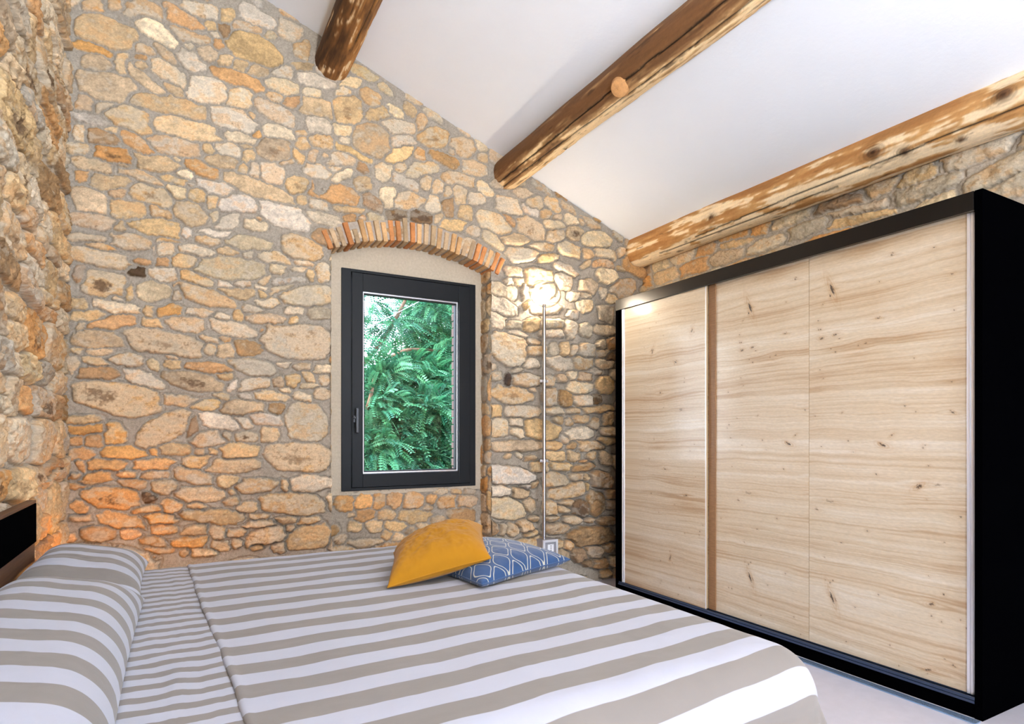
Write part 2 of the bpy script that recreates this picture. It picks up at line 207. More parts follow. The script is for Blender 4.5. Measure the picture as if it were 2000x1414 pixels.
# stone tables: centre, half-axis, half-axis (mm) and colour kind, as laid in the wall
STONES_BACK="""-335,3439,135,9,0,92,t;-385,3579,50,17,0,28,o;-312,3609,43,15,0,23,o;-153,3631,93,13,0,52,t;47,3640,98,-32,0,49,o;-96,3531,103,-41,0,57,w;73,3561,103,8,0,42,t;139,3725,88,12,0,39,w;269,3734,41,14,0,40,t;259,3651,27,9,0,45,b;187,3647,27,9,0,32,t;201,3607,27,3,0,17,w;455,3786,97,-16,0,54,w;389,3708,88,8,0,28,t;631,3761,81,-5,0,58,w;417,3584,156,-7,0,92,t;712,3670,46,6,0,58,t;513,3702,39,12,0,26,g;219,3553,27,8,0,30,o;-392,3334,74,-1,0,25,o;-381,3259,58,17,0,37,t;-265,3294,24,7,0,51,t;-169,3403,52,5,0,26,t;-169,3360,28,6,0,18,b;-169,3313,28,8,0,21,t;-46,3412,45,-22,0,24,t;73,3483,22,7,0,29,w;82,3417,74,-8,0,54,w;165,3481,49,15,0,50,t;-29,3306,94,-40,0,48,w;-153,3232,84,-53,0,33,t;269,3463,37,11,0,30,t;351,3467,47,14,0,30,t;441,3463,59,-6,0,44,t;319,3377,137,-15,0,43,o;606,3490,60,17,0,37,w;712,3558,57,17,0,27,t;-347,3136,128,14,0,74,t;-441,3032,34,9,0,48,o;-347,3034,46,22,0,25,t;-4,3222,40,-6,0,29,t;161,3252,111,9,0,79,w;342,3262,66,18,0,66,w;592,3402,97,0,0,47,w;764,3413,52,10,0,27,w;795,3491,102,1,0,32,w;-16,3126,182,4,0,51,t;-233,2994,102,-18,0,66,t;-411,2944,70,-5,0,23,w;305,3125,126,-5,0,63,w;537,3226,112,-40,0,57,w;528,3312,49,13,0,29,t;661,3321,56,15,0,37,o;795,3319,102,-1,0,59,t;408,3167,25,-9,0,18,t;65,3006,164,1,0,51,t;-453,2856,30,7,0,41,w;-350,2858,76,2,0,39,b;-316,2913,31,1,0,13,t;-197,2871,70,-31,0,47,o;-16,2885,143,-2,0,46,t;333,3011,95,-5,0,28,w;436,3061,26,6,0,28,o;562,3102,89,13,0,42,w;702,3130,31,7,0,19,t;816,3212,78,5,0,54,w;707,3068,36,8,0,43,t;-456,2774,52,6,0,27,g;-304,2772,93,-3,0,35,O;170,2908,36,8,0,25,t;278,2932,63,0,0,33,w;375,2965,37,1,0,19,t;533,2986,103,14,0,65,T;826,3112,66,-3,0,40,t;-400,2691,75,-3,0,33,t;-100,2770,107,1,0,45,t;13,2814,30,4,0,14,w;228,2846,85,-1,0,37,t;389,2917,37,15,0,31,t;682,2977,38,-19,0,34,t;774,3003,26,6,0,32,t;868,3024,37,8,0,33,w;-441,2609,30,6,0,32,o;-257,2712,31,0,0,13,t;-177,2673,91,-10,0,31,t;134,2786,94,-27,0,49,o;47,2734,39,4,0,28,w;351,2828,28,6,0,25,t;528,2834,69,14,0,65,w;422,2822,28,1,0,41,w;606,2918,42,25,0,15,w;805,2908,76,-5,0,40,w;-320,2615,110,22,0,39,t;5,2686,67,-3,0,22,t;73,2680,22,4,0,15,w;205,2692,92,-9,0,37,w;446,2724,184,-36,0,51,t;682,2792,66,13,0,48,T;702,2706,30,0,0,27,t;847,2803,64,13,0,49,w;-411,2501,85,-12,0,66,t;-285,2557,35,14,0,23,t;-120,2579,106,-6,0,50,T;5,2618,48,-11,0,41,w;108,2623,44,6,0,39,t;192,2590,27,5,0,40,t;-233,2473,88,7,0,47,t;-87,2490,49,-3,0,29,t;73,2514,86,-20,0,71,t;342,2608,108,14,0,48,w;601,2587,147,-16,0,76,w;-396,2384,99,0,0,39,t;-104,2396,115,-9,0,50,t;269,2478,65,37,0,38,w;205,2518,19,-9,0,30,w;436,2496,53,4,0,28,w;826,2702,67,-2,0,30,w;214,2414,72,5,0,25,w;47,2392,24,-6,0,24,w;455,2546,19,3,0,14,o;-273,2368,20,3,0,33,t;997,3356,94,24,0,91,T;1153,3475,64,-19,0,48,t;1019,3544,55,16,0,28,w;970,3469,38,7,0,22,w;1108,3636,77,-13,0,31,g;1205,3387,81,28,0,42,t;1321,3429,50,-5,0,34,w;1429,3474,42,-12,0,41,t;1357,3334,114,13,0,46,w;1159,3196,125,8,0,109,t;970,3217,59,4,0,36,w;992,3151,32,2,0,21,w;1387,3244,79,19,0,35,w;1515,3403,37,9,0,58,t;1602,3318,108,26,0,68,T;1357,3145,91,52,0,46,t;1502,3177,41,-5,0,38,o;1047,3086,97,-23,0,30,t;937,3023,104,23,0,41,w;1691,3178,100,-21,0,37,b;1828,3299,97,-1,0,70,t;1743,3250,20,4,0,23,t;1929,3163,99,-3,0,55,w;1997,3264,41,9,0,37,g;1515,3069,112,38,0,44,w;1245,3001,58,12,0,62,w;1363,3054,36,8,0,29,t;1102,2998,37,-5,0,33,b;916,2953,38,8,0,17,w;953,2906,62,35,0,30,w;916,2789,155,-3,0,63,o;1097,2886,51,10,0,45,T;1393,2968,77,-19,0,36,w;1552,2989,44,9,0,47,t;1640,2977,51,10,0,39,w;1802,3064,132,6,0,45,t;2011,3032,63,-14,0,43,w;1274,2830,53,10,0,68,w;1423,2836,107,15,0,61,t;1608,2841,50,1,0,59,w;1717,2950,26,5,0,36,t;1723,2838,42,8,0,72,b;1822,2947,56,-8,0,61,t;1929,2943,75,8,0,40,w;1855,2831,53,5,0,58,t;1165,2770,61,-31,0,53,b;1003,2702,110,4,0,20,t;841,2608,98,-10,0,38,w;1025,2645,41,4,0,22,o;1091,2656,31,5,0,17,o;1182,2683,52,5,0,31,g;1345,2718,72,7,0,40,d;1521,2737,84,-7,0,38,d;1646,2747,38,7,0,36,t;1756,2718,111,1,0,39,t;2094,2787,134,-21,0,75,w;2215,2826,44,-15,0,32,o;2208,2939,105,-6,0,63,w;2436,3006,68,13,0,45,t;2613,3026,76,-3,0,49,t;2339,3058,70,8,0,32,w;2399,2941,73,-20,0,31,w;2535,2933,51,25,0,38,t;2644,2926,39,7,0,23,t;2779,2923,65,-8,0,40,w;2886,2934,29,5,0,27,t;2280,3149,62,-7,0,29,g;2520,3132,74,-22,0,26,g;2739,3029,75,-25,0,27,t;2969,2935,84,-18,0,31,t;1466,3553,52,-17,0,20,t;1251,3564,45,-15,0,28,g;1602,3472,55,-16,0,24,g;1983,3335,48,-14,0,28,w;-225,2293,98,-1,0,40,t;-419,2286,76,4,0,16,t;-37,2331,55,3,0,16,t;-46,2277,50,13,0,36,w;91,2292,87,-1,0,27,w;-358,2185,127,-9,0,37,t;-354,2250,49,-5,0,14,o;35,2226,64,3,0,41,t;-63,2203,27,4,0,22,o;-108,2273,7,0,0,26,t;170,2359,57,-2,0,32,t;389,2372,124,7,0,46,g;278,2315,50,-2,0,24,t;389,2311,33,11,0,23,w;542,2312,98,-4,0,29,w;291,2211,187,7,0,68,g;712,2395,112,-4,0,74,t;707,2304,56,3,0,20,w;562,2247,59,5,0,26,w;672,2257,56,4,0,10,w;-193,2128,36,1,0,25,d;-177,2187,40,-1,0,13,o;-358,2042,104,-5,0,64,B;-453,2085,28,4,0,35,b;-58,2126,63,2,0,42,w;108,2123,77,-14,0,35,t;-108,2029,75,1,0,52,w;-229,2001,15,-3,0,33,t;-288,1971,23,-2,0,12,w;13,2029,23,3,0,34,t;152,2034,150,-38,0,52,t;259,2112,34,-10,0,19,w;361,2124,42,1,0,18,w;333,2065,93,2,0,33,t;455,2115,33,-2,0,14,w;489,2170,33,10,0,25,w;611,2175,75,16,0,16,g;753,2230,19,-3,0,32,t;837,2257,42,6,0,54,w;712,2087,156,12,0,66,g;582,2114,58,20,0,24,g;465,2075,27,-8,0,25,t;503,2027,58,12,0,25,w;417,1977,47,0,0,25,w;-453,1917,41,0,0,27,t;-288,1915,102,-7,0,26,w;-137,1902,27,3,0,29,t;-37,1922,59,15,0,27,o;126,1928,53,0,0,19,w;241,1919,31,-3,0,15,w;333,1928,26,-8,0,29,t;494,1928,97,0,0,30,t;661,1996,41,4,0,25,w;651,1927,26,12,0,20,t;816,1985,58,6,0,31,g;-415,1866,68,14,0,30,t;-304,1830,106,21,0,37,o;-456,1794,18,14,0,18,t;-129,1851,52,-8,0,21,t;47,1852,103,-7,0,37,t;305,1845,115,-12,0,36,w;474,1849,19,2,0,12,o;-373,1732,104,1,0,48,t;-63,1737,191,-17,0,62,T;179,1770,44,-7,0,16,w;264,1776,27,2,0,13,o;174,1715,33,2,0,30,t;264,1711,43,3,0,36,t;398,1735,79,5,0,42,b;672,1791,207,8,0,108,g;-464,1662,26,2,0,17,t;-366,1659,77,0,0,15,w;-241,1625,72,-3,0,35,w;-385,1607,57,-6,0,17,w;-16,1653,23,1,0,10,w;-21,1605,40,2,0,28,t;-104,1600,30,-23,0,30,w;161,1605,108,0,0,22,o;417,1619,113,-20,0,44,g;601,1644,30,2,0,10,w;712,1635,46,3,0,16,t;837,1631,48,3,0,21,w;-366,1539,83,1,0,35,b;-493,1587,24,1,0,41,t;-161,1521,83,-22,0,38,w;91,1523,166,-26,0,51,D;259,1550,32,1,0,15,t;296,1496,30,13,0,24,w;422,1516,85,20,0,36,w;562,1533,32,-2,0,29,T;651,1547,35,2,0,36,t;748,1578,34,-11,0,27,t;847,1556,29,1,0,38,t;753,1519,52,2,0,15,w;-277,1404,200,-28,0,89,S;22,1403,78,-1,0,27,t;237,1434,36,-1,0,19,t;161,1377,67,8,0,32,t;361,1372,118,14,0,37,t;379,1438,35,-2,0,18,w;513,1442,88,-2,0,29,t;611,1477,40,-2,0,16,w;702,1448,50,-8,0,24,w;837,1469,45,1,0,38,t;542,1371,49,-3,0,30,b;-441,1281,64,1,0,20,t;-426,1231,68,0,0,26,o;-63,1237,127,54,0,77,t;82,1248,26,0,0,49,b;223,1284,92,-26,0,40,w;370,1280,44,-17,0,28,w;503,1292,78,-6,0,37,w;733,1279,130,-6,0,120,g;513,1204,46,7,0,40,t;370,1194,61,-4,0,24,D;264,1204,36,-7,0,25,t;170,1179,84,16,0,45,t;-304,1204,47,0,0,58,o;-392,1158,40,-3,0,34,o;-479,1163,26,-3,0,23,o;-441,1099,53,5,0,28,o;-257,1101,112,-9,0,32,o;-116,1104,25,-3,0,23,o;9,1116,77,-5,0,29,t;126,1105,31,-3,0,16,t;201,1099,31,-6,0,12,t;351,1107,104,-1,0,38,t;682,1061,197,-14,0,85,T;-112,1032,91,3,0,30,o;112,1041,66,5,0,32,t;-327,1037,86,-7,0,27,o;305,1017,126,-3,0,35,t;-456,1045,21,-10,0,27,o;2406,2800,114,-17,0,84,T;2080,2665,83,-22,0,59,w;2266,2694,139,5,0,41,t;2628,2777,71,11,0,51,t;2613,2860,85,2,0,36,w;2812,2833,74,12,0,57,D;3036,2814,144,2,0,62,w;1902,2704,66,-5,0,34,w;2489,2670,108,16,0,32,t;2324,2582,127,12,0,56,w;2788,2688,119,-9,0,50,w;2927,2682,63,9,0,39,t;3122,2703,102,-3,0,38,w;3105,2625,95,9,0,31,o;2251,2444,65,4,0,37,w;2550,2588,85,18,0,25,t;2731,2527,93,-29,0,32,w;2919,2592,39,17,0,22,t;2474,2422,123,24,0,81,t;2208,2357,43,5,0,30,w;2158,2294,106,-4,0,56,w;2288,2373,37,4,0,32,w;2384,2307,71,8,0,57,w;2550,2340,78,9,0,64,w;2707,2424,74,-7,0,56,w;2952,2413,84,4,0,60,t;3139,2519,103,-2,0,61,w;3316,2442,136,25,0,74,t;3105,2376,41,-1,0,41,w;2804,2315,41,4,0,25,w;2919,2328,50,6,0,26,w;2910,2253,70,-3,0,58,w;2151,2174,125,-17,0,66,w;2550,2196,117,12,0,39,w;2788,2166,41,4,0,32,w;2122,2065,76,-11,0,55,w;2251,2039,58,1,0,30,g;2295,1979,59,0,0,24,w;2414,2053,80,26,0,48,t;2597,2076,102,9,0,32,g;2628,2006,111,1,0,25,w;2763,2044,69,11,0,73,w;2902,2055,70,-4,0,51,g;3122,2212,78,-15,0,61,w;3122,2074,96,1,0,38,w;2215,1846,151,-13,0,120,W;2414,1924,64,0,0,24,g;2459,1863,92,6,0,38,t;2613,1886,46,3,0,51,g;2715,1880,43,9,0,58,t;2804,1873,39,3,0,46,t;2935,1882,92,-4,0,58,w;3070,1946,50,4,0,41,w;3088,1878,71,-11,0,38,w;2691,1773,136,-2,0,54,w;2886,1797,104,6,0,57,g;2406,1756,60,3,0,31,w;3122,1790,78,4,0,33,w;2201,1618,27,3,0,49,d;2288,1692,44,2,0,19,w;2369,1626,113,0,0,46,g;2094,1639,46,2,0,30,g;2566,1628,62,3,0,45,g;2699,1654,48,2,0,25,w;2796,1685,57,-1,0,32,w;2910,1670,75,-2,0,39,b;3028,1730,49,-1,0,21,w;3122,1617,91,4,0,69,t;2877,1587,108,4,0,46,w;2421,1551,29,1,0,15,w;2237,1506,169,-7,0,66,T;2581,1504,66,2,0,72,g;2715,1495,62,-7,0,65,b;2886,1480,83,2,0,42,w;3036,1497,43,1,0,34,d;2310,1381,164,-4,0,41,w;2094,1377,78,1,0,47,t;2620,1393,69,1,0,28,w;2804,1390,65,-3,0,25,t;3036,1415,138,9,0,24,t;2280,1298,64,-4,0,39,w;2122,1265,82,1,0,72,w;2295,1228,65,-5,0,37,w;2520,1241,162,-19,0,75,t;2652,1321,47,1,0,32,t;2771,1316,31,0,0,32,t;2869,1331,91,-5,0,32,t;3002,1298,51,0,0,46,t;2869,1216,116,9,0,44,w;2739,1162,31,0,0,25,w;3157,1341,51,1,0,54,t;3157,1230,68,0,0,40,t;3139,1161,68,0,0,33,t;2266,1120,223,-2,0,35,t;2613,1117,67,-1,0,32,t;2804,1115,47,0,0,32,t;2969,1114,127,-1,0,37,t;3192,2344,53,6,0,42,t;3192,1968,44,3,0,42,o;3174,1856,53,3,0,28,b;-381,968,78,6,0,29,o;-244,978,56,-2,0,19,o;-214,927,56,-8,0,25,o;-109,974,62,-2,0,19,t;90,957,92,-25,0,33,t;-315,851,120,-19,0,52,O;-462,810,31,-8,0,37,o;-56,895,56,-2,0,35,t;-136,842,34,-2,0,26,d;142,850,118,1,0,38,t;272,919,57,3,0,33,t;437,891,116,6,0,40,t;291,799,35,-2,0,21,t;396,761,53,2,0,30,t;652,769,207,-23,0,62,t;767,895,118,-4,0,51,w;604,884,15,-1,0,28,t;109,777,46,-3,0,20,t;-15,784,50,-3,0,35,o;-136,771,53,2,0,19,o;-74,716,74,-5,0,25,o;194,714,159,-26,0,38,t;447,694,49,-3,0,17,t;-261,718,102,-24,0,36,o;-454,749,36,-2,0,14,o;-369,652,70,-6,0,36,o;-227,645,47,1,0,25,o;-69,659,54,-9,0,25,o;100,636,61,1,0,27,t;214,616,47,-8,0,39,t;326,607,39,-3,0,21,t;457,652,86,-6,0,19,t;604,659,52,1,0,19,t;751,643,59,-4,0,28,t;483,573,118,17,0,44,t;631,606,31,-2,0,21,t;751,551,123,1,0,77,t;-101,584,58,-11,0,28,o;81,569,89,1,0,26,o;233,545,53,-10,0,30,t;331,542,39,-3,0,25,t;-83,541,58,-9,0,18,o;442,510,28,-3,0,20,t;567,493,32,-3,0,21,t;147,499,52,-5,0,19,t;53,503,21,-2,0,16,t;-109,498,18,-2,0,14,o;-470,927,36,-4,0,14,o;-470,976,24,-1,0,15,o;301,853,30,-1,0,16,t;2233,894,193,-21,0,65,w;2629,846,106,-4,0,60,t;2826,868,60,-2,0,32,t;2924,835,25,-1,0,36,t;3078,830,111,-12,0,65,b;2126,776,100,-4,0,39,w;2311,754,71,-9,0,36,t;2359,800,30,-1,0,17,w;2774,754,181,24,0,56,t;2164,647,187,-20,0,80,w;2399,654,48,-14,0,47,t;2579,629,57,-3,0,55,t;2740,656,59,-3,0,24,t;2705,608,36,-7,0,25,t;2870,605,76,-4,0,65,d;3032,633,87,-5,0,103,b;3170,707,52,-2,0,36,b;3180,624,42,-2,0,36,b;2800,516,77,-5,0,33,t;2587,544,46,0,0,20,t;2035,514,87,-27,0,50,b;2156,485,29,-2,0,34,t;2233,480,45,-3,0,41,t;2351,505,58,-4,0,45,t;2431,548,32,-2,0,21,t;2399,432,46,3,0,26,t;2646,455,102,-3,0,41,t;2978,372,221,-8,0,73,b;3133,486,82,-6,0,28,b;2671,326,32,-3,0,36,t;2757,318,37,-3,0,39,o;2862,229,78,-2,0,49,b;2688,246,73,-7,0,41,t;3005,245,80,-7,0,43,b;3152,276,54,-5,0,43,b;2951,506,30,-2,0,20,t;3078,135,72,-7,0,35,b;2951,155,52,-5,0,28,b;2205,1044,24,0,0,14,t;2311,1049,33,-11,0,16,w;2412,1018,55,-9,0,20,t;2646,1036,85,-1,0,39,t;2800,1026,61,-10,0,36,t;2977,1035,36,10,0,35,t;2673,956,90,-9,0,30,t;2493,958,74,-2,0,44,t;2893,937,110,10,0,31,b;2902,979,30,4,0,15,o;2930,790,28,-1,0,46,t;2437,817,28,-1,0,22,t"""
STONES_NICHE="""1012,734,58,-3,0,52,o;1148,739,57,-3,0,49,o;1252,733,44,-2,0,50,o;1364,734,56,-3,0,52,o;1514,726,79,-4,0,57,o;1645,732,41,-2,0,30,o;1730,781,49,-2,0,19,t;1773,706,71,-4,0,51,o;1926,698,79,-4,0,44,o;1610,669,40,-2,0,20,t;1154,639,73,-1,0,35,o;1301,636,59,-4,0,29,t;1521,609,121,-2,0,45,t;1882,592,104,-12,0,51,b;1687,572,55,-1,0,25,t;1067,651,23,-1,0,12,t;1079,570,42,-3,0,36,t;1224,559,56,-4,0,36,t;1366,549,83,-6,0,36,t;1487,508,44,0,0,21,t;1308,490,36,-3,0,27,t;1399,469,45,-4,0,24,t;982,485,35,-3,0,29,t;1154,446,95,-3,0,24,t;1589,519,49,-4,0,33,t;1845,776,44,-2,0,17,t;1956,771,45,-2,0,20,t"""
# ------------------------------------------------------------------ rubble stone fields
PAL = dict(w=(208, 190, 162), t=(194, 168, 132), g=(182, 168, 144), o=(196, 152, 104), b=(158, 128, 94), d=(84, 68, 54),
           T=(192, 166, 130), O=(194, 142, 86), D=(186, 162, 128), B=(196, 172, 138), S=(204, 176, 138), W=(210, 194, 166))
def parse(s):
    r = []
    for e in s.split(';'):
        a = e.split(','); r.append([float(v) / 1000 for v in a[:6]] + [a[6]])
    return r
def courses(x0, x1, z0, z1, rng, hmin=0.06, hmax=0.17, wmin=0.08, wmax=0.34):
    S = []; z = z0
    while z < z1:
        h = rng.uniform(hmin, hmax); x = x0 - rng.uniform(0, .1)
        while x < x1:
            w = min(rng.uniform(wmin, wmax), h * 3.2)
            hh = h * rng.uniform(.72, 1.12); a = rng.normal(0, .08)
            if rng.random() < .18:      # two thin stones above each other
                for dz in (-.25, .25):
                    S.append([x + w / 2, z + h / 2 + dz * h, w * .46 * math.cos(a), w * .46 * math.sin(a), 0, h * .21, rng.choice(list('ttwgob'))])
            else:
                S.append([x + w / 2, z + h / 2 + rng.normal(0, .008), w * .48 * math.cos(a), w * .48 * math.sin(a), 0, hh * .47,
                          rng.choice(list('tttwwwgTDobO'))])
            x += w + rng.uniform(.0, .012)
        z += h
    return S
def stone_field(x0, x1, z0, z1, res, stones, seed, relief, mortar=(160, 150, 136), fill=900, edge=0.006, rough=0.0035, mort_rough=0.004, fsize=(.025, .07), grow=.011, gap=.009):
    rng = np.random.default_rng(seed)
    nx = int(round((x1 - x0) / res)) + 1; nz_ = int(round((z1 - z0) / res)) + 1
    xs = np.linspace(x0, x1, nx); zs = np.linspace(z0, z1, nz_)
    X, Z = np.meshgrid(xs, zs)
    c = 1 / res
    wx = fbm(nz_, nx, .06 * c, .08 * c, rng, 4, .6) * .016 + fbm(nz_, nx, .02 * c, .02 * c, rng, 3, .6) * .006; wz = fbm(nz_, nx, .06 * c, .08 * c, rng, 4, .6) * .013 + fbm(nz_, nx, .02 * c, .02 * c, rng, 3, .6) * .006
    XW = X + wx; ZW = Z + wz
    best = np.full(X.shape, -0.05); sec = np.full(X.shape, -0.08); idx = np.full(X.shape, -1, int); U = np.zeros(X.shape); Vv = np.zeros(X.shape)
    def put(k, s, test=False):
        cx, cz, ax, az, bx, bz, _ = s
        ex = abs(ax) + abs(bx) + .04; ez = abs(az) + abs(bz) + .04
        i0 = max(int((cx - ex - x0) / res), 0); i1 = min(int((cx + ex - x0) / res) + 2, nx)
        j0 = max(int((cz - ez - z0) / res), 0); j1 = min(int((cz + ez - z0) / res) + 2, nz_)
        if i1 - i0 < 2 or j1 - j0 < 2: return False
        sl = (slice(j0, j1), slice(i0, i1))
        if test:
            core = idx[sl]
            b0 = best[sl]; jj, ii = core.shape; q0 = b0[jj // 4:jj - jj // 4, ii // 4:ii - ii // 4]
            if (q0 > -.012).mean() > .12: return False
        dx = XW[sl] - cx; dz = ZW[sl] - cz; det = ax * bz - bx * az
        u = (dx * bz - dz * bx) / det; v = (-dx * az + dz * ax) / det
        p = rng.uniform(2.6, 4.5); q = (np.abs(u) ** p + np.abs(v) ** p) ** (1 / p)
        for _ in range(rng.integers(5, 8)):
            t = rng.uniform(0, 2 * math.pi); d = rng.uniform(.86, 1.12)
            q = np.maximum(q, (u * math.cos(t) + v * math.sin(t)) / d)
        la = math.hypot(ax, az); lb = math.hypot(bx, bz)
        e = (1 - q) * min(la, lb) * (1.0 if min(la, lb) > .02 else 1.3)
        m = (e > best[sl]) & (e > -.04)
        sec[sl] = np.where(m, best[sl], np.maximum(sec[sl], e))
        best[sl] = np.where(m, e, best[sl]); idx[sl] = np.where(m, k, idx[sl])
        U[sl] = np.where(m, u, U[sl]); Vv[sl] = np.where(m, v, Vv[sl])
        return True
    L = list(stones)
    for k, s in enumerate(L): put(k, s)
    for t in range(fill):
        f = 1 - t / max(fill, 1)
        b = fsize[0] * .6 + (fsize[1] - fsize[0] * .6) * f * rng.uniform(.6, 1); a = b * rng.uniform(1.0, 2.2); an = rng.normal(0, .25)
        s = [rng.uniform(x0, x1), rng.uniform(z0, z1), a * math.cos(an), a * math.sin(an), -b * math.sin(an) * .3, b, rng.choice(list('twtgwbo'))]
        if put(len(L), s, True): L.append(s)
    n = max(len(L), 1)
    best = np.minimum(best + grow, (best - sec) - gap)
    ins = (idx >= 0) & (best > 0)
    e = np.clip(best, 0, None)
    R = relief(X, Z) if callable(relief) else relief
    prot = rng.uniform(.55, 1.25, n)[idx]; tu = rng.normal(0, 1, n)[idx]; tv = rng.normal(0, 1, n)[idx]
    prof = 1 - np.exp(-e / edge)
    n1 = fbm(nz_, nx, .05 * c, .07 * c, rng, 5, .55); n2 = 1 - np.abs(fbm(nz_, nx, .03 * c, .05 * c, rng, 4, .55)) * 2
    amp = .5 + R / .02 * .5
    face = R * prot * prof + prof * rough * amp * (1.6 * n1 + 1.2 * n2 - .8) + prof * R * (.16 * tu * U + .22 * tv * Vv)
    mh = mort_rough * fbm(nz_, nx, .03 * c, .03 * c, rng, 5, .65) + .3 * R * fbm(nz_, nx, .3 * c, .3 * c, rng, 2)
    groove = np.exp(-((best + .003) / .0035) ** 2) * (.35 * R + .003) * (idx >= 0)
    H = np.where(ins, face, 0) - groove + mh * np.where(ins, 1 - prof * .7, 1)
    # ---- albedo
    base = np.array([PAL[s[6]] for s in L]) if L else np.array([[200, 180, 140]])
    base = base * (1 + rng.normal(0, .045, (n, 1))) + rng.normal(0, 4, (n, 1)) * np.array([1, .3, -1.1])
    C = base[idx].astype(float)
    lowf = fbm(nz_, nx, .10 * c, .16 * c, rng, 5, .6); med = fbm(nz_, nx, .03 * c, .045 * c, rng, 5, .6)
    fine = rng.random(X.shape) * 2 - 1; spk = fbm(nz_, nx, .012 * c, .014 * c, rng, 3, .7)
    off = rng.normal(0, .25, n)[idx]
    C *= (1 + .22 * lowf + .22 * med + .10 * spk + .05 * fine)[..., None]
    st = sstep(.05, .42, med * .9 + lowf * .8 + off)[..., None]              # ochre staining
    C = C * (1 - .40 * st) + np.array([186, 140, 92.]) * .40 * st
    wh = sstep(.02, .4, -med * .9 - lowf * .6 + off)[..., None]
    C = C * (1 - .45 * wh) + np.array([218, 206, 186.]) * .45 * wh
    codes = np.array([s[6] for s in L] or ['t'])[idx]
    rad = np.sqrt(U * U + Vv * Vv)
    dk = np.zeros(X.shape)
    for cd_, amt, thr in (('T', .45, .5), ('D', .8, .35), ('B', .75, .2), ('S', .6, .4), ('d', .75, -.1), ('O', .7, .45)):
        mk = codes == cd_
        cen = (U * U * 2.2 + (Vv + .25) ** 2 * 2.2) if cd_ != 'S' else ((U + .45) ** 2 * 3 + Vv ** 2 * 1.5)
        dk = np.where(mk, amt * sstep(thr - .1, thr + .6, 1 - cen + spk * .7 + med * .6 - .1), dk)
    gen = .42 * sstep(.40, .9, spk * .8 + .5 * med + .5 * off + .25 * fine)
    dk = np.maximum(dk, gen)[..., None]
    C = C * (1 - dk) + np.array([88, 68, 50.]) * dk
    M = np.array(mortar, float) * (1 + .05 * lowf + .06 * med + .06 * fine)[..., None]
    mm = sstep(0.0, .004, best + .0015 * med)[..., None] * ins[..., None]
    smear = (sstep(.25, .5, lowf - med * .6 + off * .5) * sstep(.02, .0, best))[..., None] * .45   # pointing smeared over stone edges
    mm = mm * (1 - smear)
    C = C * mm + M * (1 - mm)
    return X, Z, H, nlin(np.clip(C, 8, 250))

D_BACK = 4.054; X_LEFT = -0.51; X_RIGHT = 3.57; NX0, NX1 = 0.895, 2.056; Y_NICHE = 4.215
ARC_X, ARC_Z, ARC_R, ARC_R2 = 1.486, 1.044, 1.494, 1.635
def ceil_z(x): return 3.911 - 0.3675 * (x - 0.494)
M_STONE = mat('rubble_stone', rough=0.88, spec=0.25, attr=True, noise=(70, .22), bump=(150, .8, .005))
M_PLASTER_DARK = mat('rough_render', (170, 160, 145), 0.9, noise=(8, .1), bump=(60, .4, .004))
M_PLAIN = (lin(150), lin(140), lin(125))

# wall_back: inner face with window niche, jamb faces, outer leaf
def relief_back(X, Z):
    return .011 + .019 * sstep(1.7, 2.5, X) * sstep(3.1, 2.6, Z) + .016 * sstep(1.15, .8, Z) + .006 * sstep(3.2, 2.0, Z)
P = Parts()
X, Z, H, C = stone_field(X_LEFT - .03, X_RIGHT + .03, 0.0, 4.32, 0.0046, parse(STONES_BACK), 11, relief_back, fill=2600)
wall_w = vnoise(*X.shape, 90, 110, np.random.default_rng(3)) * .012
Y = D_BACK - H - wall_w
# jambs of the niche: stones run up to a clean edge
arc = ARC_Z + np.sqrt(np.clip(ARC_R ** 2 - (X - ARC_X) ** 2, 0, None))
hole = (X > NX0) & (X < NX1) & (Z < arc + .03)
keep = ~hole & (Z < ceil_z(X) + .06)
P.add(np.stack([X, Y, Z], -1), grid_faces(*X.shape, keep=keep), C.reshape(-1, 3))
for xx, sgn, sd in ((NX0 - .004, 1, 5), (NX1 + .004, -1, 6)):
    S = courses(4.0, Y_NICHE + .02, 0, 2.45, np.random.default_rng(sd), .08, .2, .12, .2)
    A, Zj, Hj, Cj = stone_field(D_BACK - .006, Y_NICHE + .03, 0, 2.47, .0065, S, sd, .010, fill=60)
    e = sstep(D_BACK - .006, D_BACK + .03, A)          # stones roll over the arris
    P.add(np.stack([xx + sgn * (Hj * e - .004 * (1 - e)), A, Zj], -1), grid_faces(*A.shape, flip=sgn > 0), Cj.reshape(-1, 3))
WX0, WX1, WZ0, WZ1 = 0.990, 2.0, 0.816, 2.345
# recessed stone infill below the window
X, Z, H, C = stone_field(NX0 - .02, NX1 + .02, 0, .83, .0065, parse(STONES_NICHE), 21, .02, fill=260)
P.add(np.stack([X, Y_NICHE - .012 - H, Z], -1), grid_faces(*X.shape), C.reshape(-1, 3))
for a, b in (((-.85, 4.23, -.1), (WX0 + .02, 4.33, 4.8)), ((WX1 - .05, 4.23, -.1), (3.95, 4.33, 4.8)),
             ((WX0 + .02, 4.23, -.1), (WX1 - .05, 4.33, WZ0 + .03)), ((WX0 + .02, 4.23, WZ1 - .03), (WX1 - .05, 4.33, 4.8)),
             ((-.85, 4.07, -.1), (NX0 - .02, 4.23, 4.5)), ((NX1 + .02, 4.07, -.1), (3.95, 4.23, 4.5))):
    P.box(a, b, M_PLAIN)
tag(P.build('wall_back', M_STONE), kind='structure')

